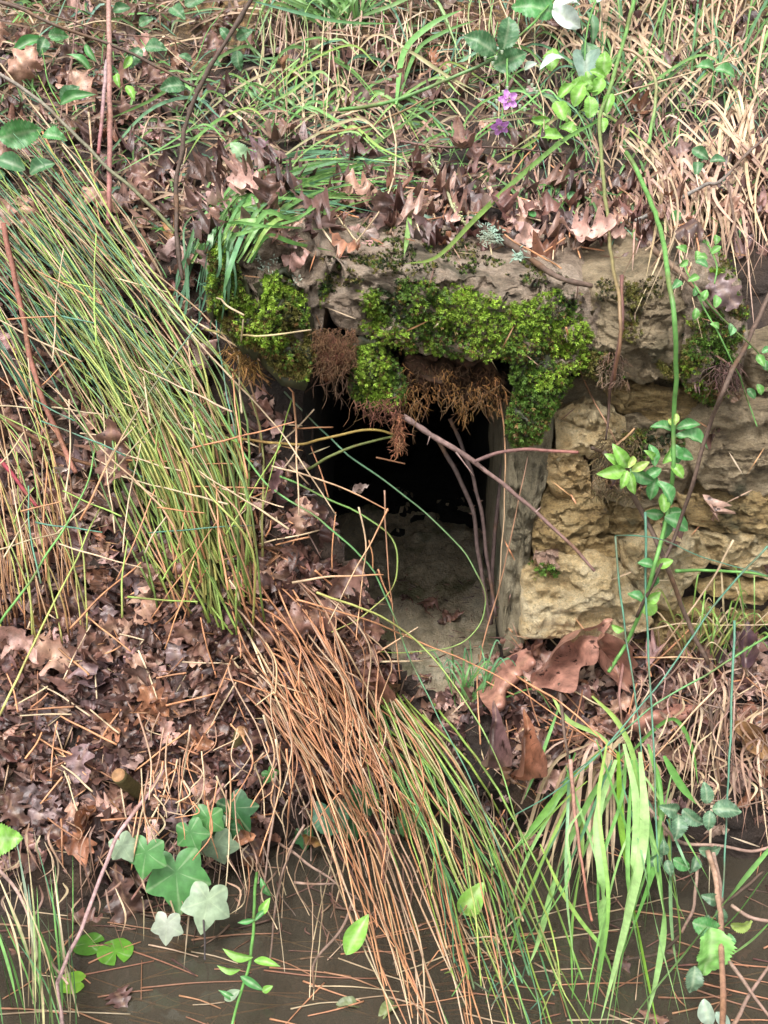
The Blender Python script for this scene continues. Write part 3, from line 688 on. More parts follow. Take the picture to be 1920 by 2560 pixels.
def leaf_at(name, shape, px, py, Lpx, ang, c, c2=None, d=.03, m=M_plant, tilt=None, flip=0.0, roll=None, parent=None, center=False, onwater=False, nmix=.6, width=None):
    if onwater: p = water(px, py, .003); n = Vector((0, 0, 1))
    else:
        p = P(px, py, d); n = hit(px, py)[1] if d < .04 else Vector((0, -1, .6))
        n = n.normalized() * (1 - nmix) - FWD * nmix + Vector((R(-.2, .2), 0, R(-.2, .3)))
        if tilt: n = Vector(tilt)
    L = Lpx * PX * ((p - CAM).dot(FWD) / 1.75) * 1.0
    fr = frame(px, py, ang, n, flip, roll)
    me = leaf_mesh(shape, L, c, c2, m, name)
    o = bpy.data.objects.new(name, me); link(o, None)
    M4 = fr.to_4x4(); M4.translation = p - (fr @ Vector((0, L * .5, 0)) if center else Vector())
    if parent is not None: o.parent = parent; M4.translation = M4.translation - parent.location
    o.matrix_basis = M4; return o

# leaf litter -------------------------------------------------------------
TAN, PINK, BRN, DRK, ORG, GRY = col(188, 146, 124), col(212, 174, 160), col(136, 100, 88), col(82, 58, 53), col(168, 118, 86), col(140, 116, 117)
def litter_density(px, py):
    if in_poly(px, py, MOUTH) or in_poly(px + 55, py, MOUTH) or in_poly(px - 30, py, MOUTH): return 0
    if py < 430: return .34 if px < 600 else .2
    if py < 560: return .6
    if px > 515 and py < 1000: return .004 if py > 640 else .35
    if px > 1290 and py < 1600: return 0.01
    if px < 780 and py < 1400: return .5
    if px < 1000 and py < 1950: return 1.0
    if py < 1900 and px > 1250: return .7
    if py < 1820: return .7
    if px < 700 and py < 2080: return .55
    if px < 620 and py < 2200: return .28
    return .12 if py < 2080 else 0
def litter_color(px, py):
    if py > 1500 and px < 1000: return random.choices([BRN, DRK, TAN, PINK, GRY, ORG], [5, 5, 2.2, 1.6, 2, .8])[0]
    return random.choices([BRN, DRK, TAN, PINK, GRY, ORG], [4, 3, 4, 3.5, 1, 1.2])[0]
groups = {i: [[], [], [], [], []] for i in range(8)}
cnt = 0
while cnt < 5700:
    px, py = R(-500, 2420), R(-150, 2230)
    if R(0, 1) > litter_density(px, py): continue
    p, n = hit(px, py); g = groups[random.randrange(8)]
    n = (n + Vector((R(-.38, .38), R(-.5, .1), R(-.2, .45)))).normalized()
    d = Vector((R(-1, 1), R(-1, 1), R(-1, 1))); d = d - n * d.dot(n) * .9
    g[0].append(p + n * R(0, .012)); g[1].append(d); g[2].append(n if R(0, 1) < .6 else -n); g[3].append(R(30, 104) * PX)
    g[4].append(jit(mixc(litter_color(px, py), DRK, R(0, .8) if py > 560 else R(.2, .9)), .3)); cnt += 1
allV = []; allF = []; allC = []; off = 0
for i, g in groups.items():
    if not g[0]: continue
    tV, tF = OAK_LO[i]; Rm = rotmats(np.array(g[1]), np.array(g[2]))
    V = (np.einsum('mij,nj->mni', Rm, tV) * np.array(g[3])[:, None, None] + np.array(g[0])[:, None, :]).reshape(-1, 3)
    F = (tF[None] + (np.arange(len(g[0])) * len(tV))[:, None, None]).reshape(-1, 4) + off
    allV.append(V); allF.append(F); allC.append(np.repeat(np.array(g[4])[:, None], len(tV), 1).reshape(-1, 3)); off += len(V)
tag(obj('leaf_litter', mesh('leaf_litter', np.concatenate(allV), np.concatenate(allF), np.concatenate(allC), M_dead)), 'small broken brown leaf fragments packed over the whole bank', 'leaf litter', kind='stuff')

# individual oak leaves
variants = []; OCHR = col(190, 150, 110)
for i in range(24):
    c = [BRN, TAN, PINK, DRK, ORG, GRY, BRN, DRK][i % 8]
    variants.append((leaf_mesh(OAK_T[i % 12], 1.0, jit(c, .15), jit(mixc(c, BRN, .4), .2), M_dead, 'oak_leaf'), i % 8))
def drop_leaf(px, py, Lpx, vi, ang, d, label, group, jn=.36):
    p, n = hit(px, py)
    if in_poly(px, py, MOUTH): p = P(px, py, 0)
    n = (n * .7 - FWD * .4 + Vector((R(-jn, jn), R(-jn, jn), R(-jn, jn)))).normalized()
    o = bpy.data.objects.new('oak_leaf', variants[vi][0]); link(o)
    M4 = frame(px, py, ang, n if R(0, 1) < .6 else n, R(-.3, .3)).to_4x4()
    L = Lpx * PX; M4.translation = p + n * d; o.matrix_basis = M4 @ Matrix.Scale(L, 4)
    return tag(o, label, 'leaf', group)
REG = [
 ((0, 1560, 880, 2080), 98, 'small dead oak leaf lying in the thick wet litter of the lower left slope', 'dead oak leaves on the lower left slope', (65, 140), [0, 3, 5, 6, 7, 8, 11, 13, 14, 15, 1, 2, 4]),
 ((620, 1180, 930, 1640), 40, 'dead oak leaf heaped against the left side of the dark opening', 'dead oak leaves heaped left of the opening', (70, 125), [0, 1, 3, 6, 7, 8, 9, 14, 15, 2]),
 ((0, 640, 640, 1500), 26, 'dead oak leaf caught behind the leaning rush stems', 'dead oak leaves behind the rushes', (70, 130), [0, 1, 3, 6, 7, 9, 11]),
 ((0, 60, 620, 560), 26, 'dead oak leaf among the stems of the upper left bank', 'dead oak leaves on the upper left bank', (70, 130), [0, 0, 2, 3, 9, 6, 11]),
 ((620, 440, 1900, 600), 30, 'dead pinkish oak leaf in the litter line just above the slab', 'dead oak leaves above the slab', (50, 100), [1, 2, 9, 6, 0, 8, 3, 14]),
 ((1300, 1640, 1900, 1960), 20, 'dead oak leaf at the foot of the ochre stone wall', 'dead oak leaves under the stone wall', (60, 110), [0, 1, 2, 3, 9, 10, 6, 12]),
 ((620, 120, 1500, 420), 11, 'dead oak leaf on bare earth among the upper grass', 'dead oak leaves in the upper grass', (60, 100), [0, 3, 6, 9, 4]),
]
for (x0, y0, x1, y1), n, lab, grp, Lr, vs in REG:
    k = 0
    while k < n:
        px, py = R(x0, x1), R(y0, y1)
        if litter_density(px, py) < .1: continue
        if y0 == 1180 and in_poly(px + 85, py, MOUTH): continue
        if y0 == 1560 and px > 620 and py > 1900: continue
        drop_leaf(px, py, R(*Lr), random.choice(vs), R(0, 360), R(.008, .03), lab, grp); k += 1
BIGL = [ # px py L ang variant d label
 (25, 230, 150, 60, 9, .03, 'large tan oak leaf spread at the far upper left'),
 (190, 180, 190, -70, 1, .03, 'tall light brown oak leaf hanging beside the pink canes'),
 (20, 640, 150, 70, 1, .05, 'big tan oak leaf at the left edge above the rushes'),
 (95, 620, 140, 110, 9, .05, 'second tan oak leaf leaning over the rush tips on the left'),
 (350, 1080, 175, -95, 6, .12, 'dark brown oak leaf hanging on the green rush stems'),
 (690, 500, 110, 160, 2, .03, 'pale pink oak leaf on the left shoulder of the slab'),
 (610, 540, 85, -80, 10, .04, 'small pale pink oak leaf hanging at the left end block'),
 (960, 505, 130, 170, 1, .03, 'wide tan oak leaf on top of the slab behind the moss'),
 (1150, 385, 120, -80, 14, .04, 'purplish brown oak leaf lying on the dark twig above the slab'),
 (1125, 90, 105, 70, 9, .03, 'tan oak leaf standing on the bare ochre earth'),
 (1390, 620, 150, 10, 2, .025, 'broad pale pink oak leaf right of the lichened twig'),
 (1480, 600, 90, -20, 10, .02, 'pale pink leaf fragment beside the broad pink one'),
 (800, 1480, 140, 50, 8, .05, 'glossy brown oak leaf sticking up at the top of the heap'),
 (850, 1530, 170, 190, 6, .06, 'large dark brown oak leaf arching out over the culvert floor'),
 (740, 1330, 110, 80, 1, .04, 'light tan oak leaf on the heap beside the black opening'),
 (1060, 1760, 110, 20, 2, .02, 'pinkish oak leaf lying on the culvert sill'),
 (560, 1120, 110, 120, 10, .04, 'pinkish oak leaf left of the opening beside the arching yellow twig'),
 (90, 1590, 170, -25, 1, .03, 'long tan oak leaf at the left edge of the litter slope'),
 (400, 1480, 140, -60, 6, .03, 'wet dark oak leaf between the two rush clumps'),
 (420, 1700, 130, 80, 8, .02, 'glossy brown oak leaf with a round hole'),
 (125, 1960, 140, -80, 5, .02, 'pale mauve oak leaf on the dark earth at lower left'),
 (280, 2150, 170, -65, 11, .03, 'dark brown oak leaf drooping to the water under the ivy'),
 (340, 2250, 150, -50, 6, .05, 'brown oak leaf hanging just above the floating round leaves'),
 (180, 2270, 100, -30, 0, .03, 'ragged brown oak leaf at the water edge on the left'),
 (700, 1980, 130, -130, 2, .05, 'pinkish tan oak leaf hanging beside the trailing brown stems'),
 (965, 2050, 150, -90, 6, .04, 'brown oak leaf hanging behind the trailing stems above the water'),
 (1330, 2160, 110, 80, 10, .03, 'pinkish crumpled oak leaf at the water edge left of the sedge'),
 (1780, 690, 110, -50, 5, .04, 'mauve oak leaf lying on the right end of the slab'),
 (1750, 600, 100, 200, 3, .03, 'dark red-brown oak leaf above the right end block'),
]
for px, py, L, ang, vi, d, lab in BIGL: drop_leaf(px, py, L, vi, ang, d, lab, None, .2)
for i in range(9):
    x, y = R(930, 1220), R(1480, 1720); h = BVH0.ray_cast(CAM, ray(x, y).normalized())
    if h[0] is None: continue
    o = bpy.data.objects.new('oak_leaf', variants[random.choice([0, 3, 5, 6, 7, 11])][0]); link(o)
    M4 = frame(x, y, R(0, 360), Vector((R(-.25, .25), R(-.3, .1), 1))).to_4x4(); M4.translation = h[0] + Vector((0, 0, .006)); o.matrix_basis = M4 @ Matrix.Scale(R(40, 85) * PX, 4)
    tag(o, 'small dead oak leaf washed onto the pale culvert floor', 'leaf', 'dead oak leaves on the culvert floor')
mb = MB()
for i in range(160):
    x, y = R(880, 1260), R(1440, 1740); h = BVH0.ray_cast(CAM, ray(x, y).normalized())
    if h[0] is None: continue
    a = R(0, 6.28); L = R(8, 45) * PX; c = jit(random.choice([BRN, DRK, TAN, GRY, OCHR]), .3)
    tube(mb, [h[0] + Vector((0, 0, .002)), h[0] + Vector((math.cos(a) * L, math.sin(a) * L, .003))], R(1, 3) * PX, 1 * PX, c, c, n=4, k=3)
tag(mb.build('floor_debris', M_bark), 'crumbs of twig and silt scattered on the culvert floor', 'debris', kind='stuff')
def bigleaf(px, py, L_, ang, c, v, d, lab, roll=None, flip=0):
    o = leaf_at('dead_leaf', BIG_T[v], px, py, L_ * .86, ang, c, mixc(c, BRN, .5), d, M_dead, roll=roll, flip=flip); return tag(o, lab, 'leaf')
bigleaf(1310, 1690, 300, 36, col(184, 134, 116), 0, .05, 'large smooth reddish leaf under the pale ochre stone', .2)
bigleaf(1210, 1790, 260, 52, col(178, 128, 110), 1, .05, 'long reddish leaf pointing down left at the foot of the jamb')
bigleaf(1470, 1570, 230, -55, col(170, 122, 104), 0, .03, 'reddish leaf leaning on the wall foot behind the larger one')
bigleaf(1550, 1810, 230, 12, col(176, 124, 108), 1, .05, 'long rumpled pinkish leaf lying right of the sedge crown')
bigleaf(1215, 1930, 190, 80, col(110, 84, 86), 2, .06, 'dark curled grey-brown leaf standing below the jamb')
bigleaf(1290, 1960, 200, 78, col(150, 98, 72), 2, .06, 'brown rolled leaf beside the dark curled one')
bigleaf(905, 1650, 180, -68, col(150, 104, 84), 2, .03, 'narrow brown leaf caught along the trailing stems')
bigleaf(1860, 1680, 150, 85, col(96, 74, 84), 0, .04, 'dark purple leaf at the right edge below the wall')
bigleaf(1820, 1800, 170, -45, col(190, 150, 104), 0, .04, 'yellow brown leaf with ragged holes at the lower right of the wall')
bigleaf(880, 1240, 60, 40, col(210, 190, 180), 0, .02, 'small pale leaf at the left edge of the black opening')
bigleaf(690, 1240, 90, 80, col(140, 110, 112), 0, .05, 'smooth grey-mauve leaf standing on the heap')
bigleaf(760, 2080, 75, -30, col(140, 110, 60), 0, .05, 'small curled olive brown leaf hanging on a twig')
bigleaf(235, 2010, 110, -110, col(176, 122, 84), 2, .03, 'curled orange-brown leaf hanging from the litter edge')
bigleaf(130, 1180, 50, 10, col(214, 200, 190), 0, .08, 'small whitish leaf scrap in the left rushes')

# ---------------------------------------------------------------- stems and clumps
GRN, LIM, BLU, YEL, STR, OCH, TAND = col(124, 180, 96), col(172, 200, 100), col(100, 150, 124), col(208, 202, 120), col(222, 196, 160), col(222, 160, 116), col(182, 144, 120)
def clump(name, label, cat, loc, stems, m=M_straw, partname='stem', group=None):
    """stems: list of (kind, world points, r or w, c0, c1); the 100 largest become parts"""
    t = empty(name, loc, label, cat, group)
    size = lambda s: s[2] * sum((s[1][i + 1] - s[1][i]).length for i in range(len(s[1]) - 1))
    stems = sorted(stems, key=size, reverse=True)
    rest = MB()
    for i, (kd, pts, r, c0, c1) in enumerate(stems):
        mb = MB() if i < 98 else rest
        if kd == 't': tube(mb, pts, r, r * .45, c0, c1, n=4)
        else: blade(mb, pts, r, c0, c1)
        if i < 98: mb.build(partname, m, t)
    if len(stems) > 98:
        o = rest.build(partname + 's', m, t); o['kind'] = 'stuff'
    return t
def jp(px, py, s): return px + R(-s, s), py + R(-s, s)
# big green rush clump leaning up to the left
st = []
for i in range(158):
    if i % 7 == 0: bun = (R(-70, 70), R(-.14, .14), R(-.1, .1), R(0, 1))
    u = random.betavariate(1.7, 1.0); bx = 340 + 310 * u + bun[0] * .3; by = 1400 + R(-160, 150) + 70 * u
    lean = R(.98, 1.22) + bun[1] + R(-.12, .12) * (i % 3 == 0); L = R(.55, 1.18); tx = bx - 430 * lean * L; ty = by - 930 * L * (1 + bun[2])
    mx = bx - 70 * lean - 20 + bun[0]; my = by - 380 * L
    d0 = R(.01, .05); d1 = R(.03, .15); d2 = R(.02, .14)
    q = bun[3] * .6 + R(0, .4)
    if q < .34: c0, c1 = LIM, BLU
    elif q < .48: c0, c1 = LIM, mixc(GRN, YEL, .4)
    elif q < .66: c0, c1 = YEL, LIM
    elif q < .86: c0, c1 = OCH, STR
    else: c0, c1 = mixc(ORG, LIM, .3), YEL
    dk = R(.0, .55) if R(0, 1) < .45 else 0; c0 = mixc(c0, (.03, .05, .02), dk); c1 = mixc(c1, (.03, .06, .03), dk)
    w1 = [P(bx, by, d0), P(mx + R(-18, 18), my, d1), P(bx - 250 * lean * L + R(-12, 12), by - 660 * L, d1 + R(-.02, .02)), P(tx + R(-50, 50), ty, d2)]
    st.append(('t', w1, R(2.6, 4.1) * PX, jit(c0), jit(c1)))
clump('rush_clump', 'large green rush clump left of the culvert with stems leaning up to the left', 'rush', P(480, 1580, 0), st, M_plant, group='rush clumps on the bank')
st = []
for i in range(52):
    bx = R(-60, 220); by = 1520 + R(-110, 110); L = R(.45, 1.1); k_ = R(.6, 1.3)
    c0, c1 = random.choice([(OCH, STR), (ORG, STR), (OCH, LIM), (YEL, GRN), (TAND, OCH), (ORG, STR)])
    st.append(('t', [P(bx, by, .02), P(bx - 30 * k_, by - 240 * L, R(.04, .09)), P(bx - 130 * L * k_ + R(-40, 40), by - 520 * L, R(.05, .1)), P(bx - 280 * L * k_ + R(-60, 60), by - 800 * L, R(.04, .09))], R(1.9, 3.2) * PX, jit(c0), jit(c1)))
clump('rush_clump', 'yellowed rush clump cut by the left edge of the photo', 'rush', P(90, 1560, 0), st, M_straw, group='rush clumps on the bank')
st = []
for i in range(95):
    bx = R(60, 430); by = R(640, 1040); L = R(.5, 1); k_ = R(.75, 1.25)
    c0, c1 = random.choice([(BLU, BLU), (BLU, GRN), (GRN, BLU), (OCH, STR), (STR, STR)])
    st.append(('t', [P(bx, by, .05), P(bx - 110 * L * k_, by - 180 * L, R(.05, .09)), P(bx - 260 * L * k_, by - 370 * L, R(.03, .07)), P(bx - 420 * L * k_, by - 520 * L + R(-20, 20), R(.02, .06))], R(2, 3.4) * PX, jit(mixc(c0, (.05, .08, .05), .3)), jit(c1)))
clump('rush_clump', 'blue-green rush tuft arching in from the upper left corner', 'rush', P(240, 900, 0), st, M_plant, group='rush clumps on the bank')
# stems lying across the clump at odd angles
for i in range(70):
    x, y = R(0, 640), R(700, 1520); a = random.choice([R(.7, 1.3), R(1.4, 1.75), R(2.5, 2.9), R(-.3, .3)]); L = R(90, 330); c = jit(random.choice([OCH, STR, STR, BLU, LIM]), .15)
    mb = MB(); tube(mb, W([(x - math.cos(a) * L / 2, y + math.sin(a) * L / 2), (x + R(-12, 12), y), (x + math.cos(a) * L / 2, y - math.sin(a) * L / 2)], R(.09, .17)), R(2, 3.2) * PX, 1.8 * PX, c, c, n=4)
    tag(mb.build('loose_rush', M_straw), 'loose thin stem lying crosswise over the left rush clumps', 'stem', 'loose stems across the left rushes')
# trailing brown clump in the middle
def trail(n, bx0, bx1, by0, by1, txf, dep, cols_, lr, rr=(1.9, 3.0), bundle=6, wig=22):
    st = []
    for i in range(n):
        if i % bundle == 0: bb = (R(0, 1), R(-70, 70))
        q = min(1, max(0, bb[0] + R(-.12, .12))); bx = bx0 + (bx1 - bx0) * q + R(-20, 20); by = R(by0, by1) + 60 * q
        tx, ty = txf(q); tx += bb[1] + R(-55, 55); f = R(*lr) if R(0, 1) < .6 else 1.0
        c0, c1 = random.choice(cols_); pts = []
        ex, ey = bx + (tx - bx) * f, by + (ty - by) * f
        bow = R(-10, 80)
        for t, dd in ((0, .02), (.22, R(*dep[0])), (.5, R(*dep[1])), (.78, R(*dep[2])), (1, R(*dep[3]))):
            pts.append(P(bx + (ex - bx) * t + bow * math.sin(math.pi * t) + R(-1, 1) * wig * (0 < t), by + (ey - by) * t - bow * .7 * math.sin(math.pi * t), dd))
        if R(0, 1) < .22:
            e = pts[3] + Vector((R(-.05, .03), R(-.02, .02), -R(.02, .07))); pts = pts[:3] + [pts[3], pts[3] + (e - pts[3]) * .12, e]
        st.append(('t', pts, R(*rr) * PX, jit(c0), jit(c1)))
    return st
DEP = ((.03, .09), (.05, .12), (.08, .17), (.05, .13))
BRC = [(OCH, OCH), (OCH, STR), (TAND, OCH), (STR, OCH), (ORG, OCH), (TAND, STR)]
st = trail(52, 560, 850, 1440, 1760, lambda q: (960 + 330 * q, 2600), DEP, BRC, (.25, .95), (2.3, 3.7))
st += trail(46, 430, 840, 1380, 1700, lambda q: (760 + 330 * q, 2100), DEP, BRC + [(ORG, ORG)], (.3, 1.0), (2.1, 3.4), 5, 26)
clump('rush_clump', 'orange-brown dead rush clump trailing from the leaf heap down into the water', 'rush', P(720, 1600, 0), st, M_straw, group='rush clumps on the bank')
st = trail(46, 900, 1070, 1660, 1880, lambda q: (1240 + 240 * q, 2640), DEP, [(LIM, GRN), (GRN, BLU), (LIM, GRN), (LIM, LIM), (OCH, STR), (GRN, BLU), (STR, LIM)], (.5, 1.0), (2.4, 3.8), 5, 14)
clump('rush_clump', 'green rush clump trailing to the lower right beside the orange stems', 'rush', P(1000, 1780, 0), st, M_plant, group='rush clumps on the bank')
# sedge
def B(pts, w_, c0, c1, d=.08): return ('b', W(pts, d), w_ * .74 * PX, jit(c0, .1), jit(c1, .1))
SG, SL = col(118, 178, 88), col(176, 214, 138)
st = [B([(1560, 1880), (1480, 1990), (1400, 2160), (1350, 2340), (1320, 2420)], 26, SG, SL, .1), B([(1540, 1900), (1495, 2040), (1505, 2200), (1508, 2330), (1490, 2460), (1465, 2600)], 30, SL, SG, .12),
 B([(1560, 1860), (1590, 2000), (1585, 2160), (1555, 2350), (1510, 2600)], 26, SL, SL, .15), B([(1545, 1880), (1555, 2080), (1590, 2300), (1650, 2600)], 28, col(140, 190, 60), col(150, 200, 80), .11),
 B([(1600, 1880), (1612, 2040), (1600, 2160), (1560, 2330), (1500, 2560)], 30, SL, SL, .16), B([(1500, 1880), (1420, 1960), (1340, 2060), (1270, 2140)], 26, col(130, 170, 70), SG, .07),
 B([(1960, 2080), (1850, 2210), (1740, 2350), (1640, 2470), (1540, 2600)], 24, SG, SL, .14), B([(1590, 1900), (1640, 2150), (1660, 2300), (1640, 2450), (1600, 2600)], 20, SG, SL, .13),
 B([(1620, 1860), (1650, 1980), (1640, 2150), (1560, 2380)], 20, SG, SG, .12), B([(1530, 1900), (1450, 2100), (1350, 2300), (1240, 2420)], 14, BLU, GRN, .12),
 B([(1480, 1740), (1540, 1800), (1580, 1880), (1600, 1990), (1610, 2050)], 18, LIM, SG, .09), B([(1560, 1900), (1640, 1820), (1690, 1800), (1730, 1870), (1745, 1960)], 17, SG, SG, .06),
 B([(1660, 1890), (1700, 1960), (1740, 2010)], 26, SG, SG, .08), B([(1400, 1760), (1350, 1900), (1310, 2000)], 12, GRN, GRN, .05), B([(1920, 2180), (1840, 2290), (1760, 2360)], 22, SG, SG, .12),
 B([(1930, 2300), (1880, 2350), (1810, 2400)], 14, SG, SL, .12), B([(1580, 1900), (1570, 2200), (1620, 2500), (1600, 2620)], 18, SG, SL, .14),
 B([(1350, 2110), (1400, 2220), (1450, 2300), (1520, 2400), (1560, 2600)], 12, LIM, SG, .1), B([(1380, 1740), (1420, 1800), (1500, 1840), (1560, 1900)], 16, LIM, SL, .06)]
for i in range(24):
    bx, by = R(1400, 1700), R(1840, 2060); a = R(-1, 1)
    tx = bx + a * 230 - 40; ty = R(2300, 2680) - abs(a) * 160
    c0, c1 = random.choice([(SG, SL), (SL, SG), (SG, SG), (LIM, SG), (BLU, SL)])
    st.append(B([(bx, by), (bx * .72 + tx * .28 + R(-14, 14), by + (ty - by) * .25 - 10), (bx * .4 + tx * .6 + R(-30, 30), by + (ty - by) * .6), (tx, ty)], R(6, 14), c0, c1, R(.07, .17)))
for i in range(26):
    bx, by = R(1480, 1600), R(1820, 1920); a = R(-1.1, .3)
    st.append(B([(bx, by), (bx + a * 130, by + 60), (bx + a * 210, by + 240), (bx + a * 250 + R(-20, 20), by + R(300, 420))], R(5, 14), random.choice([STR, TAND, PINK]), STR, R(.03, .07)))
clump('sedge_clump', 'broad-bladed bright green sedge hanging over the water at lower right', 'sedge', P(1550, 1900, 0), st, M_plant, 'blade')
# upper grass tufts
def tuft(name, label, c, n, spread, up, w_, cols, m=M_plant, d=(.02, .06), dirr=(-1, 1), droop=1.0, cat='grass'):
    st = []
    for i in range(n):
        bx, by = c[0] + R(-spread, spread), c[1] + R(-spread, spread) * .4
        a = R(*dirr); L = R(.5, 1) * up
        tx = bx + a * L; ty = by - L * (1 - abs(a) * .6); hd = droop * L * .35 * abs(a)
        c0, c1 = random.choice(cols)
        st.append(('b', [P(bx, by, .005), P(bx + (tx - bx) * .35, by + (ty - by) * .55, R(*d)), P(bx + (tx - bx) * .75, by + (ty - by) * .95, R(*d)), P(tx, ty + hd, R(*d))], R(.5, 1) * w_ * PX, jit(c0), jit(c1)))
    return clump(name, label, cat, P(c[0], c[1], 0), st, m, 'blade', 'grass tufts on the upper bank')
DG = col(96, 140, 72); PG = col(150, 190, 110)
st = []
for i in range(85):
    bx, by = R(470, 640), R(560, 660); L = R(.35, 1)
    st.append(('b', W([(bx, by), (bx + 110 * L, by - 130 * L - 20), (bx + 300 * L, by - 210 * L + R(-30, 30)), (bx + 560 * L, by - 230 * L + R(-50, 60))], R(.02, .06)), R(5, 11) * PX, jit(random.choice([PG, GRN, LIM, DG])), jit(random.choice([PG, GRN, BLU]))))
for i in range(22):
    bx, by = R(470, 600), R(560, 640)
    st.append(('b', W([(bx, by - 40), (bx - 20, by), (bx - R(10, 60), by + R(60, 160)), (bx - R(30, 90), by + R(100, 260))], R(.03, .07)), R(4, 9) * PX, jit(DG), jit(BLU)))
clump('grass_tuft', 'lush green grass arching right from the left shoulder of the slab', 'grass', P(540, 600, 0), st, M_plant, 'blade', 'grass tufts on the upper bank')
tuft('grass_tuft', 'spiky green grass rosette on the ochre earth near the top middle', (860, 60), 46, 45, 250, 12, [(DG, PG), (GRN, PG), (DG, BLU)], d=(.02, .07), dirr=(-1.2, 1.2), droop=1.6)
tuft('grass_tuft', 'green grass tuft under the ochre earth left of the rosette', (740, 300), 36, 110, 190, 9, [(DG, PG), (GRN, DG), (STR, STR), (DG, BLU)], dirr=(-1.2, 1.2), droop=1.2)
tuft('grass_tuft', 'tall mixed grass tuft in the upper right corner', (1680, 250), 95, 200, 420, 9, [(DG, PG), (STR, STR), (TAND, STR), (DG, BLU), (STR, TAND)], dirr=(-.9, .9))
tuft('grass_tuft', 'dry straw tuft hanging at the right edge above the wall', (1850, 420), 40, 60, 260, 10, [(STR, STR), (TAND, STR), (STR, PINK)], M_straw, dirr=(-.8, .5))
tuft('grass_tuft', 'thin yellow-green grass at the right edge below the wall', (1800, 1640), 46, 90, 230, 5, [(LIM, GRN), (GRN, LIM), (STR, STR), (YEL, LIM)], dirr=(-.7, 1.0), d=(.03, .09))
tuft('grass_tuft', 'small dark green grass tuft at the foot of the jamb', (1180, 1760), 30, 50, 190, 6, [(DG, GRN), (GRN, BLU)], dirr=(-.6, 1.2), d=(.03, .06))
# hanging straw mass on the right above wall
st = []
for i in range(120):
    bx, by = R(1550, 2000), R(380, 520); L = R(.4, 1)
    st.append(('b', W([(bx, by), (bx + R(-40, 60), by - 60 * L), (bx + R(-20, 120) * L, by + 90 * L), (bx + R(-40, 160) * L, by + R(180, 420) * L)], R(.02, .08)), R(4, 11) * PX, jit(mixc(random.choice([STR, TAND, PINK]), BRN, R(0, .7))), jit(random.choice([STR, PINK, TAND]), .3)))
clump('dry_grass', 'curtain of dead straw grass hanging over the right end of the slab', 'dry grass', P(1780, 450, 0), st, M_straw, 'blade')
st = []
for i in range(80):
    bx, by = R(640, 1500), R(-10, 90); L = R(.4, 1)
    st.append(('b', W([(bx, by - 30), (bx + R(-20, 20), by + 80 * L), (bx + R(-60, 40) * L, by + R(160, 330) * L)], R(.02, .05)), R(2.5, 5) * PX, jit(random.choice([STR, TAND, PINK, GRN])), jit(random.choice([STR, TAND]))))
clump('dry_grass', 'thin dead grass strands hanging over the bare ochre earth at the top', 'dry grass', P(1000, 20, 0), st, M_straw, 'blade')

st = []
for i in range(62):
    bx, by = R(420, 1450), R(120, 380); L = R(.5, 1.2); sgn = -1 if R(0, 1) < .62 else 1
    c = random.choice([PG, GRN, DG, GRN, BLU, LIM, STR])
    st.append(('b', W([(bx, by), (bx + sgn * 60 * L, by - 45 * L), (bx + sgn * 170 * L, by + R(-10, 30)), (bx + sgn * R(230, 330) * L, by + R(60, 170) * L)], R(.03, .08)), R(5, 10) * PX, jit(c), jit(mixc(c, PG, .4))))
clump('grass_tuft', 'long arching green blades draped across the bank above the slab', 'grass', P(950, 200, 0), st, M_plant, 'blade', 'grass tufts on the upper bank')
# undergrowth nobody could count: thin strands over the whole upper bank
mb = MB()
k = 0
while k < 5000:
    px, py = R(-500, 2420), R(-200, 620)
    if 560 < px < 1500 and py > 560: continue
    if 520 < px < 720 and py < 230 and R(0, 1) < .75: continue
    if 1180 < px < 1330 and 40 < py < 240 and R(0, 1) < .6: continue
    right = px > 1250
    L = R(40, 210) * (1.15 if right else 1); a = R(0, math.pi) if not right else R(.9, 2.3)
    if py > 400 and not right: L *= .6
    dx, dy = math.cos(a) * L, -math.sin(a) * L * .8
    STD = mixc(STR, TAND, .5)
    c = random.choices([STD, TAND, GRN, DG, BLU, BRN], [5, 4.5, 1.6, 2.4, 1.2, 4] if not right else [6, 4, 3, 3.4, 1.4, 2.5])[0]; c = jit(mixc(c, (.05, .04, .025), R(0, .5)), .3)
    o1, o2 = R(.002, .02), R(.005, .05)
    blade(mb, [P(px, py, o1), P(px + dx * .5 + R(-15, 15), py + dy * .55, o2), P(px + dx, py + dy * .8 + R(-5, 35), R(.0, .04))], R(2.6, 8.0) * PX, c, c, k=6)
    k += 1
tag(mb.build('undergrowth', M_straw), 'tangle of fine green and straw coloured grass over the upper bank', 'undergrowth', kind='stuff')
mb = MB(); k = 0
while k < 1500:
    px, py = R(-300, 2220), R(560, 2150)
    if in_poly(px, py, MOUTH): continue
    if 515 < px and 640 < py < 1050: 
        if R(0, 1) > .1: continue
    if px > 1290 and 1000 < py < 1600 and R(0, 1) > .05: continue
    a = R(0, math.pi * 2); L = R(20, 90)
    c = jit(random.choice([OCH, STR, ORG, TAND, BRN, BRN]), .3)
    blade(mb, [P(px, py, R(.0, .015)), P(px + math.cos(a) * L * .5, py + math.sin(a) * L * .5, R(.01, .03)), P(px + math.cos(a) * L, py + math.sin(a) * L, R(.0, .02))], R(2, 4.5) * PX, c, c, k=4)
    k += 1
tag(mb.build('plant_debris', M_straw), 'short broken stem bits strewn through the leaf litter', 'plant debris', kind='stuff')

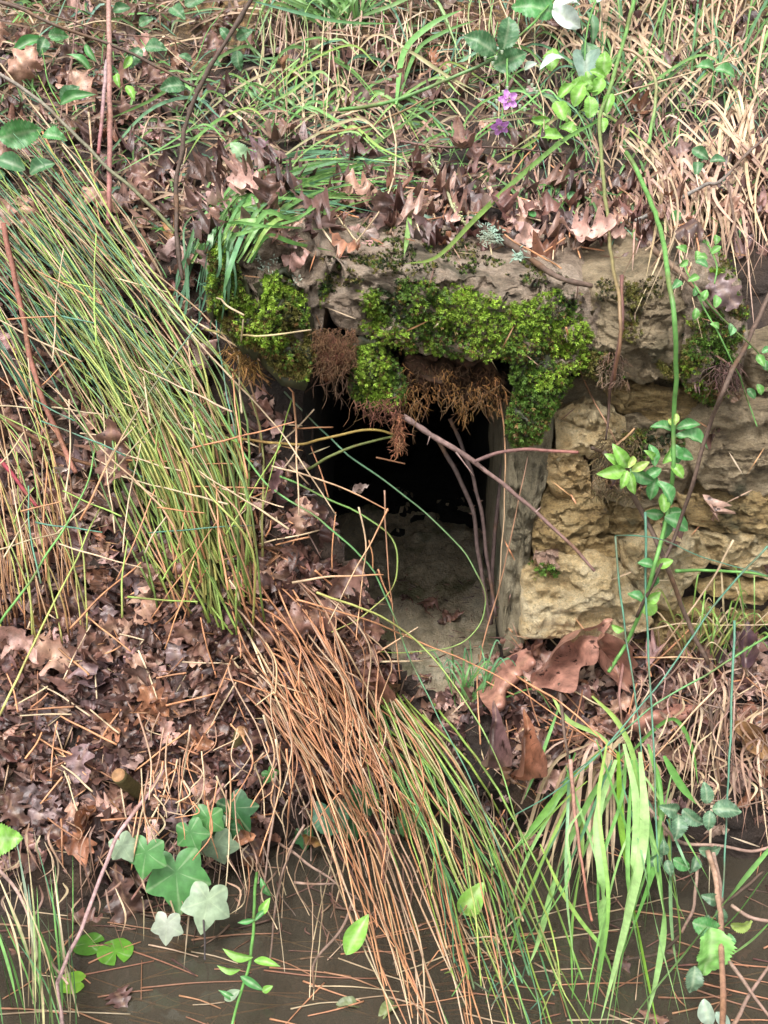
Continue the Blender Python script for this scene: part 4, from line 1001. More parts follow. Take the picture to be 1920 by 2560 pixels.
# lone stems ----------------------------------------------------------------
def lone(pts, r, c0, c1, label, d=.06, cat='stem', name='loose_rush', m=M_straw, group=None, r1=None, wob=0, knots=0, n=5):
    mb = MB(); tube(mb, W(pts, d), r * PX, (r1 if r1 else r * .55) * PX, c0, c1, n=n, wob=wob, knots=knots, k=max(6, (len(pts) - 1) * 6))
    return tag(mb.build(name, m), label, cat, group)
lone([(710, 980), (850, 1120), (960, 1200), (1060, 1280), (1150, 1370), (1205, 1460), (1212, 1520), (1190, 1575), (1120, 1620), (1000, 1632), (940, 1628)], 2.6, BLU, LIM, 'long blue-green stem looping right across the black opening', .03)
lone([(700, 1190), (900, 1285), (980, 1350), (993, 1430), (965, 1490), (900, 1545), (830, 1580)], 2.8, GRN, YEL, 'short yellow-green stem looping at the left of the opening', .06)
lone([(480, 900), (640, 1180), (800, 1300), (920, 1410), (985, 1540), (1030, 1660), (1090, 1780), (1180, 1960), (1260, 2150)], 3, GRN, BLU, 'long pale green stem crossing the opening from upper left to the water', .09)
lone([(790, 1482), (900, 1520), (1000, 1570), (1080, 1640), (1180, 1780), (1250, 1920), (1320, 2150)], 3.2, YEL, GRN, 'bright yellow-green stem arching over the culvert sill', .1)
lone([(740, 1500), (900, 1545), (1040, 1600), (1180, 1660), (1280, 1712), (1420, 1810), (1580, 1920)], 2.6, OCH, OCH, 'long thin orange stem slanting across the sill to the sedge', .08)
lone([(480, 800), (640, 895), (735, 982)], 3, STR, OCH, 'upper half of a kinked straw stem left of the slab', .1)
lone([(735, 982), (742, 1130), (748, 1290)], 3, OCH, STR, 'vertical straw stem at the left edge of the opening', .1)
lone([(330, 650), (500, 860), (640, 1010), (740, 1130), (840, 1290)], 3, STR, STR, 'long straw stem crossing from the rushes to the leaf heap', .12)
lone([(680, 1165), (800, 1200), (900, 1240), (970, 1275)], 2.8, STR, OCH, 'straw stem pointing right into the black opening', .08)
lone([(963, 1225), (962, 1300), (970, 1420), (985, 1560), (1000, 1700)], 2.4, TAND, OCH, 'thin upright brown stem in front of the culvert floor', .07)
lone([(968, 1270), (930, 1350), (880, 1440), (820, 1560)], 2.6, OCH, STR, 'straw stem slanting down left from the tip of the upright one', .09)
lone([(896, 1270), (915, 1370), (900, 1480), (890, 1600)], 2.6, STR, OCH, 'pale upright straw stem over the leaf heap', .09)
lone([(730, 1455), (850, 1440), (958, 1438)], 3.4, STR, OCH, 'thick straw stem lying level at the top of the heap', .09)
lone([(920, 1655), (1058, 1652)], 3.4, STR, STR, 'short thick straw piece lying level over the sill', .06)
lone([(930, 1640), (1045, 1568)], 3, OCH, STR, 'short straw piece slanting up right over the sill', .06)
lone([(730, 1000), (560, 830), (800, 1290), (640, 890)][:1] + [(700, 1100), (650, 1300)], 2, LIM, LIM, 'thin lime stem among leaves left of the opening', .08)
lone([(510, 825), (640, 840), (780, 825)], 3, YEL, STR, 'short yellow stem pointing right across the mossy left block', .08)
lone([(240, 0), (400, 400), (735, 640)][:0] + [(0, 160), (200, 420), (380, 700), (520, 900)], 3, STR, STR, 'long straw stem slanting over the upper rushes', .1)
lone([(105, 325), (160, 440), (232, 600)], 3.4, OCH, OCH, 'orange straw stem left of the pink canes', .06)
lone([(222, 282), (232, 420), (257, 598)], 3.4, STR, OCH, 'orange straw stem touching the foot of the pink canes', .06)
lone([(160, 75), (240, 55), (310, 60), (400, 110), (484, 180)], 3, STR, STR, 'arched straw stem over the upper left canes', .05)
lone([(500, 820), (500, 820)][:0] + [(180, 1960), (330, 1500), (460, 1240), (505, 795)][:0] + [(200, 1300), (330, 1050), (505, 795)], 3, OCH, BLU, 'blue-tipped stem crossing the rushes up to the right', .16)
lone([(0, 1560), (110, 1400), (205, 1240), (240, 1120)], 3.6, GRN, GRN, 'thick light green stem at the left edge crossing the litter', .13)
lone([(0, 1790), (90, 1600), (180, 1420), (250, 1270)], 3.2, YEL, LIM, 'olive stem parallel to the light green one at the left edge', .13)
lone([(10, 560), (50, 760), (90, 950), (150, 1100), (190, 1180)], 8, col(140, 92, 78), col(160, 108, 90), 'thick reddish cane running down through the left rushes', .12, 'cane', 'bramble_cane', M_bark, r1=7, wob=.2)
lone([(0, 1150), (50, 1210), (95, 1270)], 6, col(160, 70, 80), col(150, 60, 70), 'short crimson cane at the left edge under the rushes', .1, 'cane', 'bramble_cane', M_bark, r1=4)
lone([(0, 1040), (80, 1090), (190, 1150), (300, 1180)], 7, col(104, 74, 56), col(130, 90, 60), 'dark brown stick behind the base of the left rushes', .06, 'twig', 'fallen_twig', M_bark)
# right side thin stems
lone([(1538, 1340), (1560, 1560), (1590, 1750), (1608, 1960)], 3, BLU, BLU, 'left of the two upright blue-green stems before the wall', .12)
lone([(1538, 1338), (1640, 1345), (1750, 1390), (1920, 1440)], 2, BLU, BLU, 'bent top of a thin stem slanting right across the wall', .12)
lone([(1615, 1280), (1614, 1480), (1628, 1740), (1645, 2180)], 3.6, BLU, BLU, 'right and taller of the two upright blue-green stems before the wall', .13)
lone([(1836, 1552), (1828, 1800), (1815, 2080), (1805, 2250)], 3.6, BLU, BLU, 'upright blue-green stem near the right edge below the wall', .12)
lone([(1920, 1365), (1780, 1520), (1640, 1720), (1440, 1940), (1270, 2050)], 3, BLU, BLU, 'long blue-green stem slanting down left from the right edge', .13)
lone([(1920, 1590), (1760, 1690), (1640, 1760), (1500, 1880), (1400, 1960)], 3, GRN, BLU, 'lower slanting green stem under the long blue-green one', .11)
lone([(1690, 1428), (1760, 1425), (1850, 1430), (1920, 1440)], 5, GRN, GRN, 'flat green stem lying level across the lower wall', .08)
lone([(1835, 1350), (1760, 1480), (1700, 1560), (1640, 1640)], 3, STR, TAND, 'dry tan stem slanting across the lower right stones', .09)
lone([(1600, 1580), (1690, 1560), (1800, 1562), (1950, 1560)], 2.6, STR, STR, 'straw stem lying level under the ochre stones', .06)
lone([(1580, 1645), (1680, 1643), (1790, 1650)], 2.6, OCH, STR, 'straw stem lying level in the litter below the wall', .06)
lone([(1790, 1720), (1700, 1820), (1600, 1940)], 3, STR, OCH, 'tan stem slanting down left toward the sedge crown', .08)
lone([(1290, 1690), (1420, 1770), (1570, 1915)], 3, OCH, OCH, 'orange stem slanting down right over the big reddish leaf', .1)
lone([(1200, 1860), (1195, 1700), (1210, 1600), (1250, 1460), (1300, 1240), (1320, 1140)], 2.6, OCH, TAND, 'fine brown stem rising along the jamb', .04)
lone([(1240, 950), (1262, 1100), (1262, 1250), (1245, 1500)], 2.8, OCH, STR, 'fine straw stem hanging from the right moss tuft', .03)
lone([(1415, 820), (1450, 930), (1510, 1050), (1555, 1130)], 2.6, OCH, TAND, 'thin brown root running down the right of the slab moss', .04)
lone([(1250, 0), (1310, 140), (1355, 240), (1360, 330)], 2.4, STR, STR, 'thin straw stem in front of the bramble flowers', .08)
lone([(970, 260), (990, 380), (965, 500), (880, 617)], 3.2, STR, STR, 'arched straw stem bending down to the slab top', .06)
lone([(1530, 240), (1700, 190), (1855, 142)], 3, STR, STR, 'straw stem slanting up right in the upper right grass', .1)
# green flowering grass stem & arching stems
def lblade(pts, w_, c0, c1, label, d=.08, name='long_grass', m=M_plant):
    mb = MB(); blade(mb, W(pts, d), w_ * PX, c0, c1, twist=.3, k=28); return tag(mb.build(name, m), label, 'grass blade')
lone([(1590, -20), (1560, 100), (1525, 220), (1500, 290), (1504, 400), (1518, 540), (1530, 660), (1548, 740), (1552, 850), (1535, 950)], 7, GRN, col(170, 120, 100), 'tall bright green grass stem dropping from the top edge to the slab', .1, 'stem', 'tall_grass', M_plant, r1=3.5)
lblade([(1500, 300), (1410, 350), (1290, 450), (1190, 545), (1095, 640), (1010, 660)], 14, GRN, LIM, 'long green blade arching left from the tall stem to the slab')
lone([(1540, 120), (1590, 135), (1632, 180), (1640, 240), (1632, 300), (1620, 360)], 5, col(206, 160, 140), GRN, 'pinkish stem arched like a hook in the upper right', .1, 'stem', 'arched_cane', r1=5)
lblade([(1025, 530), (1020, 580), (1010, 640)], 14, PG, PG, 'short green blade standing in front of the slab top', .04)
lblade([(528, 530), (526, 600), (520, 690)], 15, col(170, 200, 160), col(180, 205, 170), 'pale cut blade hanging at the left end block', .06)
lblade([(660, 480), (600, 600), (560, 720), (545, 800)], 13, BLU, GRN, 'green blade hanging over the left end moss', .07)
lblade([(990, 260), (1010, 130), (1080, 60), (1160, 22)], 18, GRN, GRN, 'broad green blade arching right near the top middle', .08)
lblade([(990, 270), (1040, 130), (1110, 80), (1190, 50)], 12, DG, GRN, 'second broad blade under the arching one near the top middle', .06)
lblade([(640, 5), (760, 35), (860, 55), (1010, 60)], 10, BLU, GRN, 'straight green stem lying level through the rosette', .08)

# woody stems, canes, twigs -------------------------------------------------------------
WD, WD2 = col(112, 92, 80), col(86, 70, 60)
lone([(640, -20), (560, 110), (505, 205), (470, 290), (455, 370), (440, 480), (444, 600), (455, 700)], 7, WD2, WD2, 'dark woody stem standing upright at the upper left', .12, 'stem', 'woody_sapling', M_bark, r1=6, wob=.3, knots=7)
lone([(-20, 0), (60, 25), (130, 60), (300, 120), (400, 172), (488, 216)], 7, WD, WD2, 'dark twig slanting from the top left corner to the woody stem', .13, 'twig', 'bramble_cane', M_bark, r1=4, wob=.2)
lone([(20, 5), (150, 45), (280, 82), (430, 100), (530, 126)], 3, WD, col(130, 100, 84), 'thin brown twig above the slanting dark one', .09, 'twig', 'bramble_cane', M_bark)
lone([(-20, 175), (70, 230), (140, 290), (260, 410), (340, 480), (440, 580)], 6, col(150, 138, 128), col(104, 110, 72), 'grey-green cane slanting down right under the dark twig', .12, 'cane', 'bramble_cane', M_bark, r1=5)
lone([(272, -20), (274, 180), (275, 400), (272, 560)], 8, col(178, 142, 130), col(150, 96, 92), 'taller pink-grey cane standing at the upper left', .1, 'cane', 'bramble_cane', M_bark, r1=7)
lone([(268, 150), (254, 300), (246, 385)], 6.5, col(170, 150, 150), col(160, 96, 96), 'shorter mauve cane leaning on the tall pink-grey one', .09, 'cane', 'bramble_cane', M_bark, r1=5)
lone([(195, 0), (180, 140), (160, 240), (135, 400)], 3, col(140, 110, 100), col(140, 110, 100), 'thin mauve twig left of the pink canes', .08, 'twig', 'fallen_twig', M_bark)
lone([(850, 275), (940, 262), (1010, 243), (1130, 195), (1230, 148), (1260, 125)], 6, GRN, col(150, 180, 130), 'smooth green bramble cane rising right to the leaves', .08, 'cane', 'bramble_cane', M_plant, r1=5)
lone([(790, 335), (900, 322), (975, 292), (1070, 245)], 5, col(160, 128, 96), col(150, 120, 90), 'tan twig lying across the upper grass', .06, 'twig', 'fallen_twig', M_bark, wob=.2)
TWIGL = lone([(1065, 360), (1090, 420), (1115, 470), (1135, 520), (1165, 565)], 5.5, col(150, 150, 120), col(170, 172, 130), 'short lichen-speckled twig lying above the slab', .05, 'twig', 'fallen_twig', M_bark, wob=.3, r1=4)
lone([(1000, 355), (1120, 368), (1250, 370), (1420, 385)], 4.5, col(130, 100, 92), WD2, 'dark twig lying level under the purplish leaf', .05, 'twig', 'fallen_twig', M_bark, wob=.2)
lone([(640, 492), (700, 497), (760, 505), (800, 525)], 5, WD2, WD2, 'short black twig on the left shoulder of the slab', .03, 'twig', 'fallen_twig', M_bark)
TB2 = lone([(1190, 560), (1260, 600), (1330, 650), (1400, 695), (1480, 715)], 10, WD2, WD, 'thick dark twig with pale green lichen lying along the slab top', .04, 'twig', 'fallen_branch', M_bark, wob=.4, r1=6, n=7)
lone([(1590, 552), (1680, 510), (1760, 462), (1800, 455), (1850, 400), (1940, 320)], 6, col(150, 146, 140), WD, 'grey lichened branch rising right at the upper right', .09, 'branch', 'fallen_branch', M_bark, wob=.3, r1=4)
lone([(1820, 455), (1835, 540), (1850, 640)], 4, WD, WD, 'dark twig dropping from the grey branch', .08, 'twig', 'fallen_twig', M_bark)
lone([(1620, 610), (1680, 665), (1740, 720), (1800, 790)], 8, col(160, 136, 116), col(134, 110, 92), 'stout brown stick on the right end of the slab', .04, 'stick', 'fallen_branch', M_bark, wob=.3)
lone([(1940, 700), (1880, 830), (1820, 950), (1775, 1060), (1740, 1180), (1690, 1330), (1640, 1440), (1590, 1540)], 6, WD, WD2, 'slim brown cane slanting down left across the stone wall', .12, 'cane', 'bramble_cane', M_bark, r1=4.5)
lone([(1555, 690), (1553, 820), (1530, 950), (1522, 1010), (1515, 1100)], 5, col(130, 92, 84), WD2, 'gnarled dark root hanging over the crack beside the slab moss', .06, 'root', 'exposed_root', M_bark, wob=.5)
lone([(1480, 1120), (1520, 1130), (1550, 1105), (1585, 1070)], 5, WD2, col(190, 150, 110), 'curved root stub poking from the upper wall', .05, 'root', 'exposed_root', M_bark, wob=.3)
lone([(1510, 1130), (1560, 1200), (1610, 1290), (1660, 1400), (1710, 1530), (1770, 1660)], 7, WD2, WD, 'dark cane slanting down right behind the leafy plant', .09, 'cane', 'bramble_cane', M_bark, r1=6)
BR1 = empty('fallen_branch', P(1185, 1155, .1), 'bare grey-brown branch slanting across the opening with one side twig', 'branch')
mb = MB(); tube(mb, W([(1008, 1040), (1060, 1075), (1110, 1105), (1185, 1155), (1290, 1235), (1390, 1325), (1488, 1428)], .07), 8 * PX, 4 * PX, col(150, 126, 120), col(130, 100, 92), n=7, wob=.25, k=36)
for q in ((1075, 1090, 1068, 1112), (1140, 1130, 1185, 1190), (1200, 1165, 1215, 1180), (1340, 1280, 1352, 1268)):
    tube(mb, W([q[:2], q[2:]], .075), 2.5 * PX, 1 * PX, col(150, 126, 120), col(190, 160, 150), k=3, n=4)
mb.build('main_stem', M_bark, BR1)
mb = MB(); tube(mb, W([(1185, 1155), (1240, 1132), (1300, 1124), (1360, 1125), (1445, 1130)], .08), 5 * PX, 4 * PX, col(120, 96, 92), col(150, 100, 90), n=6, wob=.2); mb.build('side_twig', M_bark, BR1)
for i, (pts, r, lab) in enumerate([
 ([(1125, 1045), (1160, 1130), (1185, 1200), (1205, 1290), (1222, 1420), (1240, 1540)], 5.5, 'left thorny cane standing inside the right of the opening'),
 ([(1095, 1100), (1140, 1180), (1180, 1270), (1195, 1380), (1215, 1500), (1225, 1560)], 6.5, 'thickest thorny cane rising inside the opening'),
 ([(1290, 1000), (1262, 1120), (1245, 1260), (1232, 1400), (1228, 1560)], 6, 'purplish cane close to the jamb inside the opening'),
 ([(1285, 1180), (1270, 1300), (1258, 1450), (1250, 1560)], 4, 'thin cane nearest the jamb inside the opening')]):
    y = .24; mb = MB(); tube(mb, [at(a, b, y + .02 * i) for a, b in pts], r * PX, r * .9 * PX, col(92, 78, 74), col(112, 92, 88), n=6, wob=.15, k=30)
    for q in range(9):
        j = random.randrange(len(pts) - 1); t = R(0, 1); p = at(pts[j][0] * (1 - t) + pts[j + 1][0] * t, pts[j][1] * (1 - t) + pts[j + 1][1] * t, y + .02 * i)
        tube(mb, [p, p + Vector((random.choice([-1, 1]) * .007, -.003, .004))], 2 * PX, .3 * PX, col(120, 90, 80), col(120, 90, 80), k=1, n=3)
    tag(mb.build('bramble_cane', M_bark), lab, 'cane', 'thorny canes inside the opening')
lone([(600, 1098), (680, 1106), (760, 1108), (830, 1092), (900, 1075), (950, 1076), (990, 1088)], 4, col(170, 140, 84), col(170, 150, 80), 'upper yellowish twig arching in front of the opening', .06, 'twig', 'arching_twig', M_bark, r1=3)
lone([(770, 1175), (820, 1145), (880, 1118), (940, 1100), (990, 1090)], 4, col(120, 130, 76), col(120, 130, 76), 'lower greenish twig arching in front of the opening', .05, 'twig', 'arching_twig', M_bark, r1=3)
for c_, s_, n_ in (((1225, 585), 26, 130), ((1300, 637), 12, 60)):
    mb = MB()
    for e in range(n_):
        a = P(c_[0] + max(-s_, min(s_, random.gauss(0, s_ * .6))), c_[1] + max(-s_, min(s_, random.gauss(0, s_ * .5))), .05); d = Vector((R(-1, 1), -R(.1, 1), R(-.6, 1))).normalized()
        cc = jit(col(170, 196, 176), .12); tube(mb, [a, a + d * R(4, 10) * PX, a + d * R(10, 18) * PX + Vector((R(-4, 4), 0, R(-4, 4))) * PX], R(1.5, 3) * PX, PX, cc, cc, k=3, n=4)
    obj('lichen', mesh('lichen', [tuple(v - TB2.location) for v in mb.v], mb.f, mb.c, M_lichen), TB2)
mb = MB()
for e in range(60):
    t = R(0, 1); a = P(1065 + 100 * t + R(-5, 5), 360 + 205 * t + R(-4, 4), .058); cc = jit(col(200, 206, 150), .12)
    tube(mb, [a, a + Vector((R(-1, 1), -1, R(-1, 1))) * 3 * PX], R(1.5, 3) * PX, PX, cc, cc, k=2, n=4)
obj('lichen', mesh('lichen', [tuple(v - TWIGL.location) for v in mb.v], mb.f, mb.c, M_lichen), TWIGL)
# cut stumps
def stump(pts, r, label):
    t = empty('cut_stump', P(*pts[0]), label, 'stump'); mb = MB()
    w_ = [P(*q) for q in pts]; tube(mb, w_, r * PX, r * .95 * PX, col(84, 74, 44), col(88, 80, 48), n=14, wob=.15, k=8); mb.build('bark', M_bark, t)
    d = (w_[-1] - w_[-2]).normalized(); mb = MB(); tube(mb, [w_[-1] - d * .002, w_[-1] + d * .0015], r * .93 * PX, r * .9 * PX, col(158, 116, 80), col(164, 124, 88), n=14, k=1); mb.build('cut_face', M_bark, t)
stump([(590, 1880, .0), (596, 1850, .03), (604, 1828, .05)], 17, 'short cut branch stub facing up in the leaf litter')
stump([(355, 1985, .0), (320, 1960, .04), (296, 1938, .07)], 19, 'mossy cut branch end sticking out left of the ivy')

# ---------------------------------------------------------------- leafy plants
def plant(name, label, cat, loc): return empty(name, loc, label, cat)
def stemmed(t, stems, leaves, stemc=(GRN, GRN), m=M_plant, stemname='stem', leafname='leaf', group=None, pet=True):
    for s in stems:
        pts, r = s[0], s[1]; d = s[2] if len(s) > 2 else .08; c = s[3] if len(s) > 3 else stemc
        mb = MB(); tube(mb, W(pts, d), r * PX, r * .7 * PX, c[0], c[1], n=6, wob=.1, k=max(6, 6 * (len(pts) - 1))); mb.build(stemname, m if c is stemc else M_bark, t)
    for (sh, px, py, L, ang, c, d) in leaves:
        leaf_at(leafname, SHAPES[sh] if isinstance(sh, str) else sh, px, py, L, ang, jit(c, .1), jit(c, .12), d, M_plant, parent=t, nmix=.75, roll=R(-.4, .4), flip=R(-.25, .25))
MG, MG2 = col(140, 196, 84), col(88, 152, 84)
t = plant('leafy_herb', 'bright green herb with paired leaves climbing before the stone wall on a long pale stem', 'herb', P(1560, 1640, 0))
stemmed(t, [([(1565, 380), (1612, 470), (1650, 570), (1668, 680), (1686, 800), (1690, 930), (1684, 1060), (1682, 1180), (1668, 1280), (1640, 1400), (1610, 1500), (1560, 1620), (1520, 1680)], 6.5, .12)],
 [('mint', 1570, 1175, 78, 190, MG, .13), ('mint', 1572, 1172, 74, 128, MG, .13), ('mint', 1575, 1175, 74, -28, MG2, .13), ('mint', 1574, 1178, 60, -80, MG, .14), ('mint', 1572, 1168, 40, 60, LIM, .15), ('mint', 1568, 1168, 66, 150, MG, .12), ('mint', 1578, 1178, 50, 30, LIM, .15), ('mint', 1570, 1176, 50, -110, MG, .15),
  ('mint', 1640, 1165, 60, 100, MG2, .12), ('mint', 1650, 1200, 70, -60, MG2, .13), ('mint', 1640, 1190, 66, -100, MG2, .12), ('mint', 1655, 1170, 60, -150, MG2, .11), ('mint', 1660, 1160, 50, 60, MG, .12), ('mint', 1640, 1150, 40, 140, MG, .12),
  ('mint', 1690, 1068, 60, 10, MG2, .13), ('mint', 1690, 1072, 62, 170, MG2, .13), ('mint', 1692, 1080, 90, -20, MG2, .13), ('mint', 1688, 1062, 34, 80, LIM, .14), ('mint', 1690, 1066, 30, 130, LIM, .14),
  ('oval', 1684, 1110, 54, -70, MG2, .12), ('oval', 1682, 1130, 54, -20, MG2, .12), ('oval', 1680, 1160, 46, -50, MG, .12),
  ('oval', 1665, 1285, 48, 10, MG2, .12), ('oval', 1665, 1290, 70, -30, MG2, .13), ('oval', 1660, 1288, 48, 170, MG2, .12), ('oval', 1662, 1280, 50, 90, MG, .13), ('oval', 1664, 1300, 50, -90, MG2, .12),
  ('oval', 1640, 1415, 44, 20, MG, .12), ('oval', 1638, 1415, 44, 165, MG2, .12), ('oval', 1636, 1430, 50, -100, MG2, .11), ('oval', 1612, 1505, 46, 30, MG, .12), ('oval', 1610, 1500, 44, 150, MG2, .12), ('heart', 1622, 1515, 44, -60, MG, .13), ('oval', 1560, 1578, 34, 160, MG, .1)])
t = plant('creeping_herb', 'small round-leaved creeper running down the right edge over the mossy block', 'herb', P(1780, 640, 0))
lv = []
for (x, y) in ((1700, 665), (1705, 700), (1735, 740), (1755, 752), (1742, 770), (1790, 768), (1800, 820), (1835, 815), (1828, 835), (1880, 860), (1905, 880), (1893, 885), (1870, 970), (1895, 960), (1915, 925), (1920, 975), (1740, 650), (1750, 690), (1770, 600), (1790, 610), (1745, 625), (1778, 632), (1720, 630), (1806, 628), (1770, 645)):
    lv.append(('oval', x, y, R(26, 36), R(0, 360), random.choice([col(120, 180, 90), col(96, 156, 92)]), .08))
stemmed(t, [([(1700, 640), (1740, 720), (1800, 790), (1860, 850), (1900, 890), (1930, 950)], 2, .07), ([(1765, 600), (1790, 660), (1785, 710)], 2.4, .07), ([(1745, 740), (1830, 900), (1870, 1000), (1892, 1065)], 2, .08)], lv)
DB = col(82, 130, 84)
t = plant('bramble', 'bramble with dark green leaves on the upper left canes', 'bramble', P(440, 220, 0))
stemmed(t, [([(380, 150), (365, 120), (350, 100)], 2, .1), ([(490, 150), (520, 80), (560, 20)], 2, .08)],
 [('serrate', 350, 118, 55, -120, DB, .13), ('serrate', 360, 112, 58, -10, DB, .13), ('serrate', 462, 210, 64, 190, DB, .12), ('serrate', 425, 12, 55, -45, DB, .1), ('serrate', 460, 8, 60, 20, DB, .1), ('serrate', 345, 60, 40, 20, DB, .1),
  ('serrate', 590, 125, 50, -80, DB, .08), ('serrate', 590, 95, 44, 20, DB, .08), ('serrate', 575, 100, 40, 130, DB, .08), ('serrate', 520, 150, 36, -20, DB, .07), ('serrate', 480, 150, 34, 160, DB, .07), ('oval', 280, 25, 46, 10, DB, .1)])
t = plant('bramble', 'bramble spray with long bright leaves at the left edge under the dark twig', 'bramble', P(120, 250, 0))
stemmed(t, [([(0, 350), (60, 330), (110, 325)], 2.4, .1), ([(150, 260), (120, 200), (100, 90)], 2, .08)],
 [('lance', 30, 120, 100, 30, MG2, .1), ('serrate', 120, 85, 50, 0, MG2, .1), ('serrate', 115, 92, 50, -110, DB, .1), ('lance', 140, 255, 100, 12, MG2, .12), ('serrate', 150, 250, 60, 40, DB, .11), ('serrate', 0, 345, 110, 18, MG2, .13), ('serrate', 105, 330, 62, -10, MG2, .13),
  ('lance', 230, 170, 70, 150, MG2, .09), ('lance', 235, 150, 60, 120, MG2, .09), ('lance', 255, 160, 56, -30, MG2, .09), ('mint', 290, 180, 40, -80, MG, .1), ('mint', 310, 170, 40, 60, MG, .1), ('mint', 315, 210, 46, -60, MG, .1), ('oval', 60, 420, 80, 160, DB, .08), ('oval', 70, 430, 70, 20, DB, .08), ('oval', 10, 430, 70, 200, DB, .08)])
t = plant('bramble', 'pale wrinkled bramble leaves lying left of the slab among the green grass', 'bramble', P(590, 390, 0))
stemmed(t, [([(600, 365), (640, 380)], 2, .08)], [('serrate', 620, 405, 66, 130, col(150, 186, 140), .1), ('serrate', 618, 400, 50, 200, col(140, 176, 130), .1), ('serrate', 640, 440, 40, -90, col(170, 200, 170), .09)])
# flowering bramble
t = plant('flowering_bramble', 'bramble spray with pink flowers, white buds and white-backed leaves at the top right of centre', 'bramble', P(1270, 150, .05))
WHT = col(214, 226, 216, .9)
stemmed(t, [([(1400, -20), (1330, 60), (1275, 120), (1268, 200), (1270, 250)], 4, .12), ([(1268, 200), (1255, 280), (1250, 318)], 2, .12), ([(1275, 120), (1240, 140), (1215, 150)], 2, .11), ([(1500, -20), (1470, 60), (1462, 150)], 3, .1)],
 [('serrate', 1240, 128, 92, 150, DB, .12), ('serrate', 1262, 120, 90, 80, DB, .13), ('serrate', 1235, 165, 90, 20, DB, .1), ('serrate', 1390, 25, 110, 175, MG2, .13), ('oval', 1382, 22, 86, -28, WHT, .15), ('oval', 1385, 10, 80, 20, WHT, .14), ('lance', 1350, 162, 80, 33, WHT, .12), ('oval', 1470, 110, 110, -95, col(150, 176, 160), .1), ('serrate', 1470, 100, 80, -80, DB, .11), ('lance', 1475, 20, 90, -80, DB, .12),
  ('oval', 1490, -5, 70, 0, WHT, .12), ('oval', 1310, 172, 34, 20, col(190, 206, 190), .12)])
def flower(px, py, r, tilt):
    f = MB(); p0 = P(px, py, .14); fr = frame(px, py, 90, Vector(tilt))
    for i in range(5):
        a = i * 2 * math.pi / 5 + .3; V, F = grid_leaf(lambda v: .34 * math.sin(math.pi * min(1, v ** .7 * .97)) ** .6 + .02, 7, 4, .4, .3, .1, i)
        V = V * r * PX; Rz = np.array([[math.cos(a), -math.sin(a), 0], [math.sin(a), math.cos(a), 0], [0, 0, 1]])
        V = V @ Rz.T; V = V @ np.array(fr).T + np.array(p0)
        f.add([Vector(v) for v in V], [tuple(x) for x in F.tolist()], [jit(col(214, 150, 222, .95), .08) for _ in V])
    fo = f.build('flower', M_plant, t)
    s = MB()
    for i in range(26):
        a = R(0, 6.28); q = fr @ Vector((math.cos(a) * R(.1, .42), math.sin(a) * R(.1, .42), .3)) * r * PX
        tube(s, [p0, p0 + q], .7 * PX, .9 * PX, col(210, 210, 150), col(230, 214, 190), k=1, n=3)
    so = s.build('stamens', M_plant, t); so.parent = fo
flower(1270, 250, 30, (.1, -1, .3)); flower(1250, 315, 28, (0, -.8, -.5))
for (x, y) in ((1213, 148), (1240, 146), (1255, 132), (1232, 160), (1245, 222), (1258, 232), (1268, 222), (1242, 255), (1237, 288), (1300, 268), (1312, 275), (1322, 205), (1330, 215), (1336, 225), (1342, 232), (1318, 228)):
    mb = MB(); p = P(x, y, .135); tube(mb, [p + Vector((0, 0, -5 * PX)), p + Vector((0, 0, -2 * PX)), p + Vector((0, 0, 3 * PX)), p + Vector((0, 0, 7 * PX))], 3 * PX, 5 * PX, col(150, 180, 130), col(216, 224, 200), k=6, n=8); mb.build('bud', M_plant, t)
# round green herb behind tall stem
t = plant('leafy_herb', 'fresh yellow-green herb leaves behind the tall green stem at upper right', 'herb', P(1400, 240, 0))
stemmed(t, [([(1400, 320), (1410, 250), (1400, 190)], 2, .05)], [(random.choice(['oval', 'mint', 'serrate']), R(1370, 1530), R(170, 340), R(40, 64), R(0, 360), MG, R(.05, .09)) for _ in range(20)])
t = plant('leafy_herb', 'small round green leaves at the right above the straw', 'herb', P(1780, 170, 0))
stemmed(t, [([(1780, 230), (1785, 170)], 2, .08)], [('oval', 1790, 170, 50, 170, MG2, .1), ('oval', 1790, 168, 56, -20, MG2, .1), ('oval', 1730, 370, 50, -40, DB, .08), ('oval', 1745, 400, 44, -100, DB, .08), ('oval', 1775, 400, 40, 0, DB, .08), ('disc', 1430, 490, 26, 0, MG2, .05), ('disc', 1690, 540, 28, 0, MG2, .06), ('disc', 1330, 535, 22, 0, MG2, .04)])
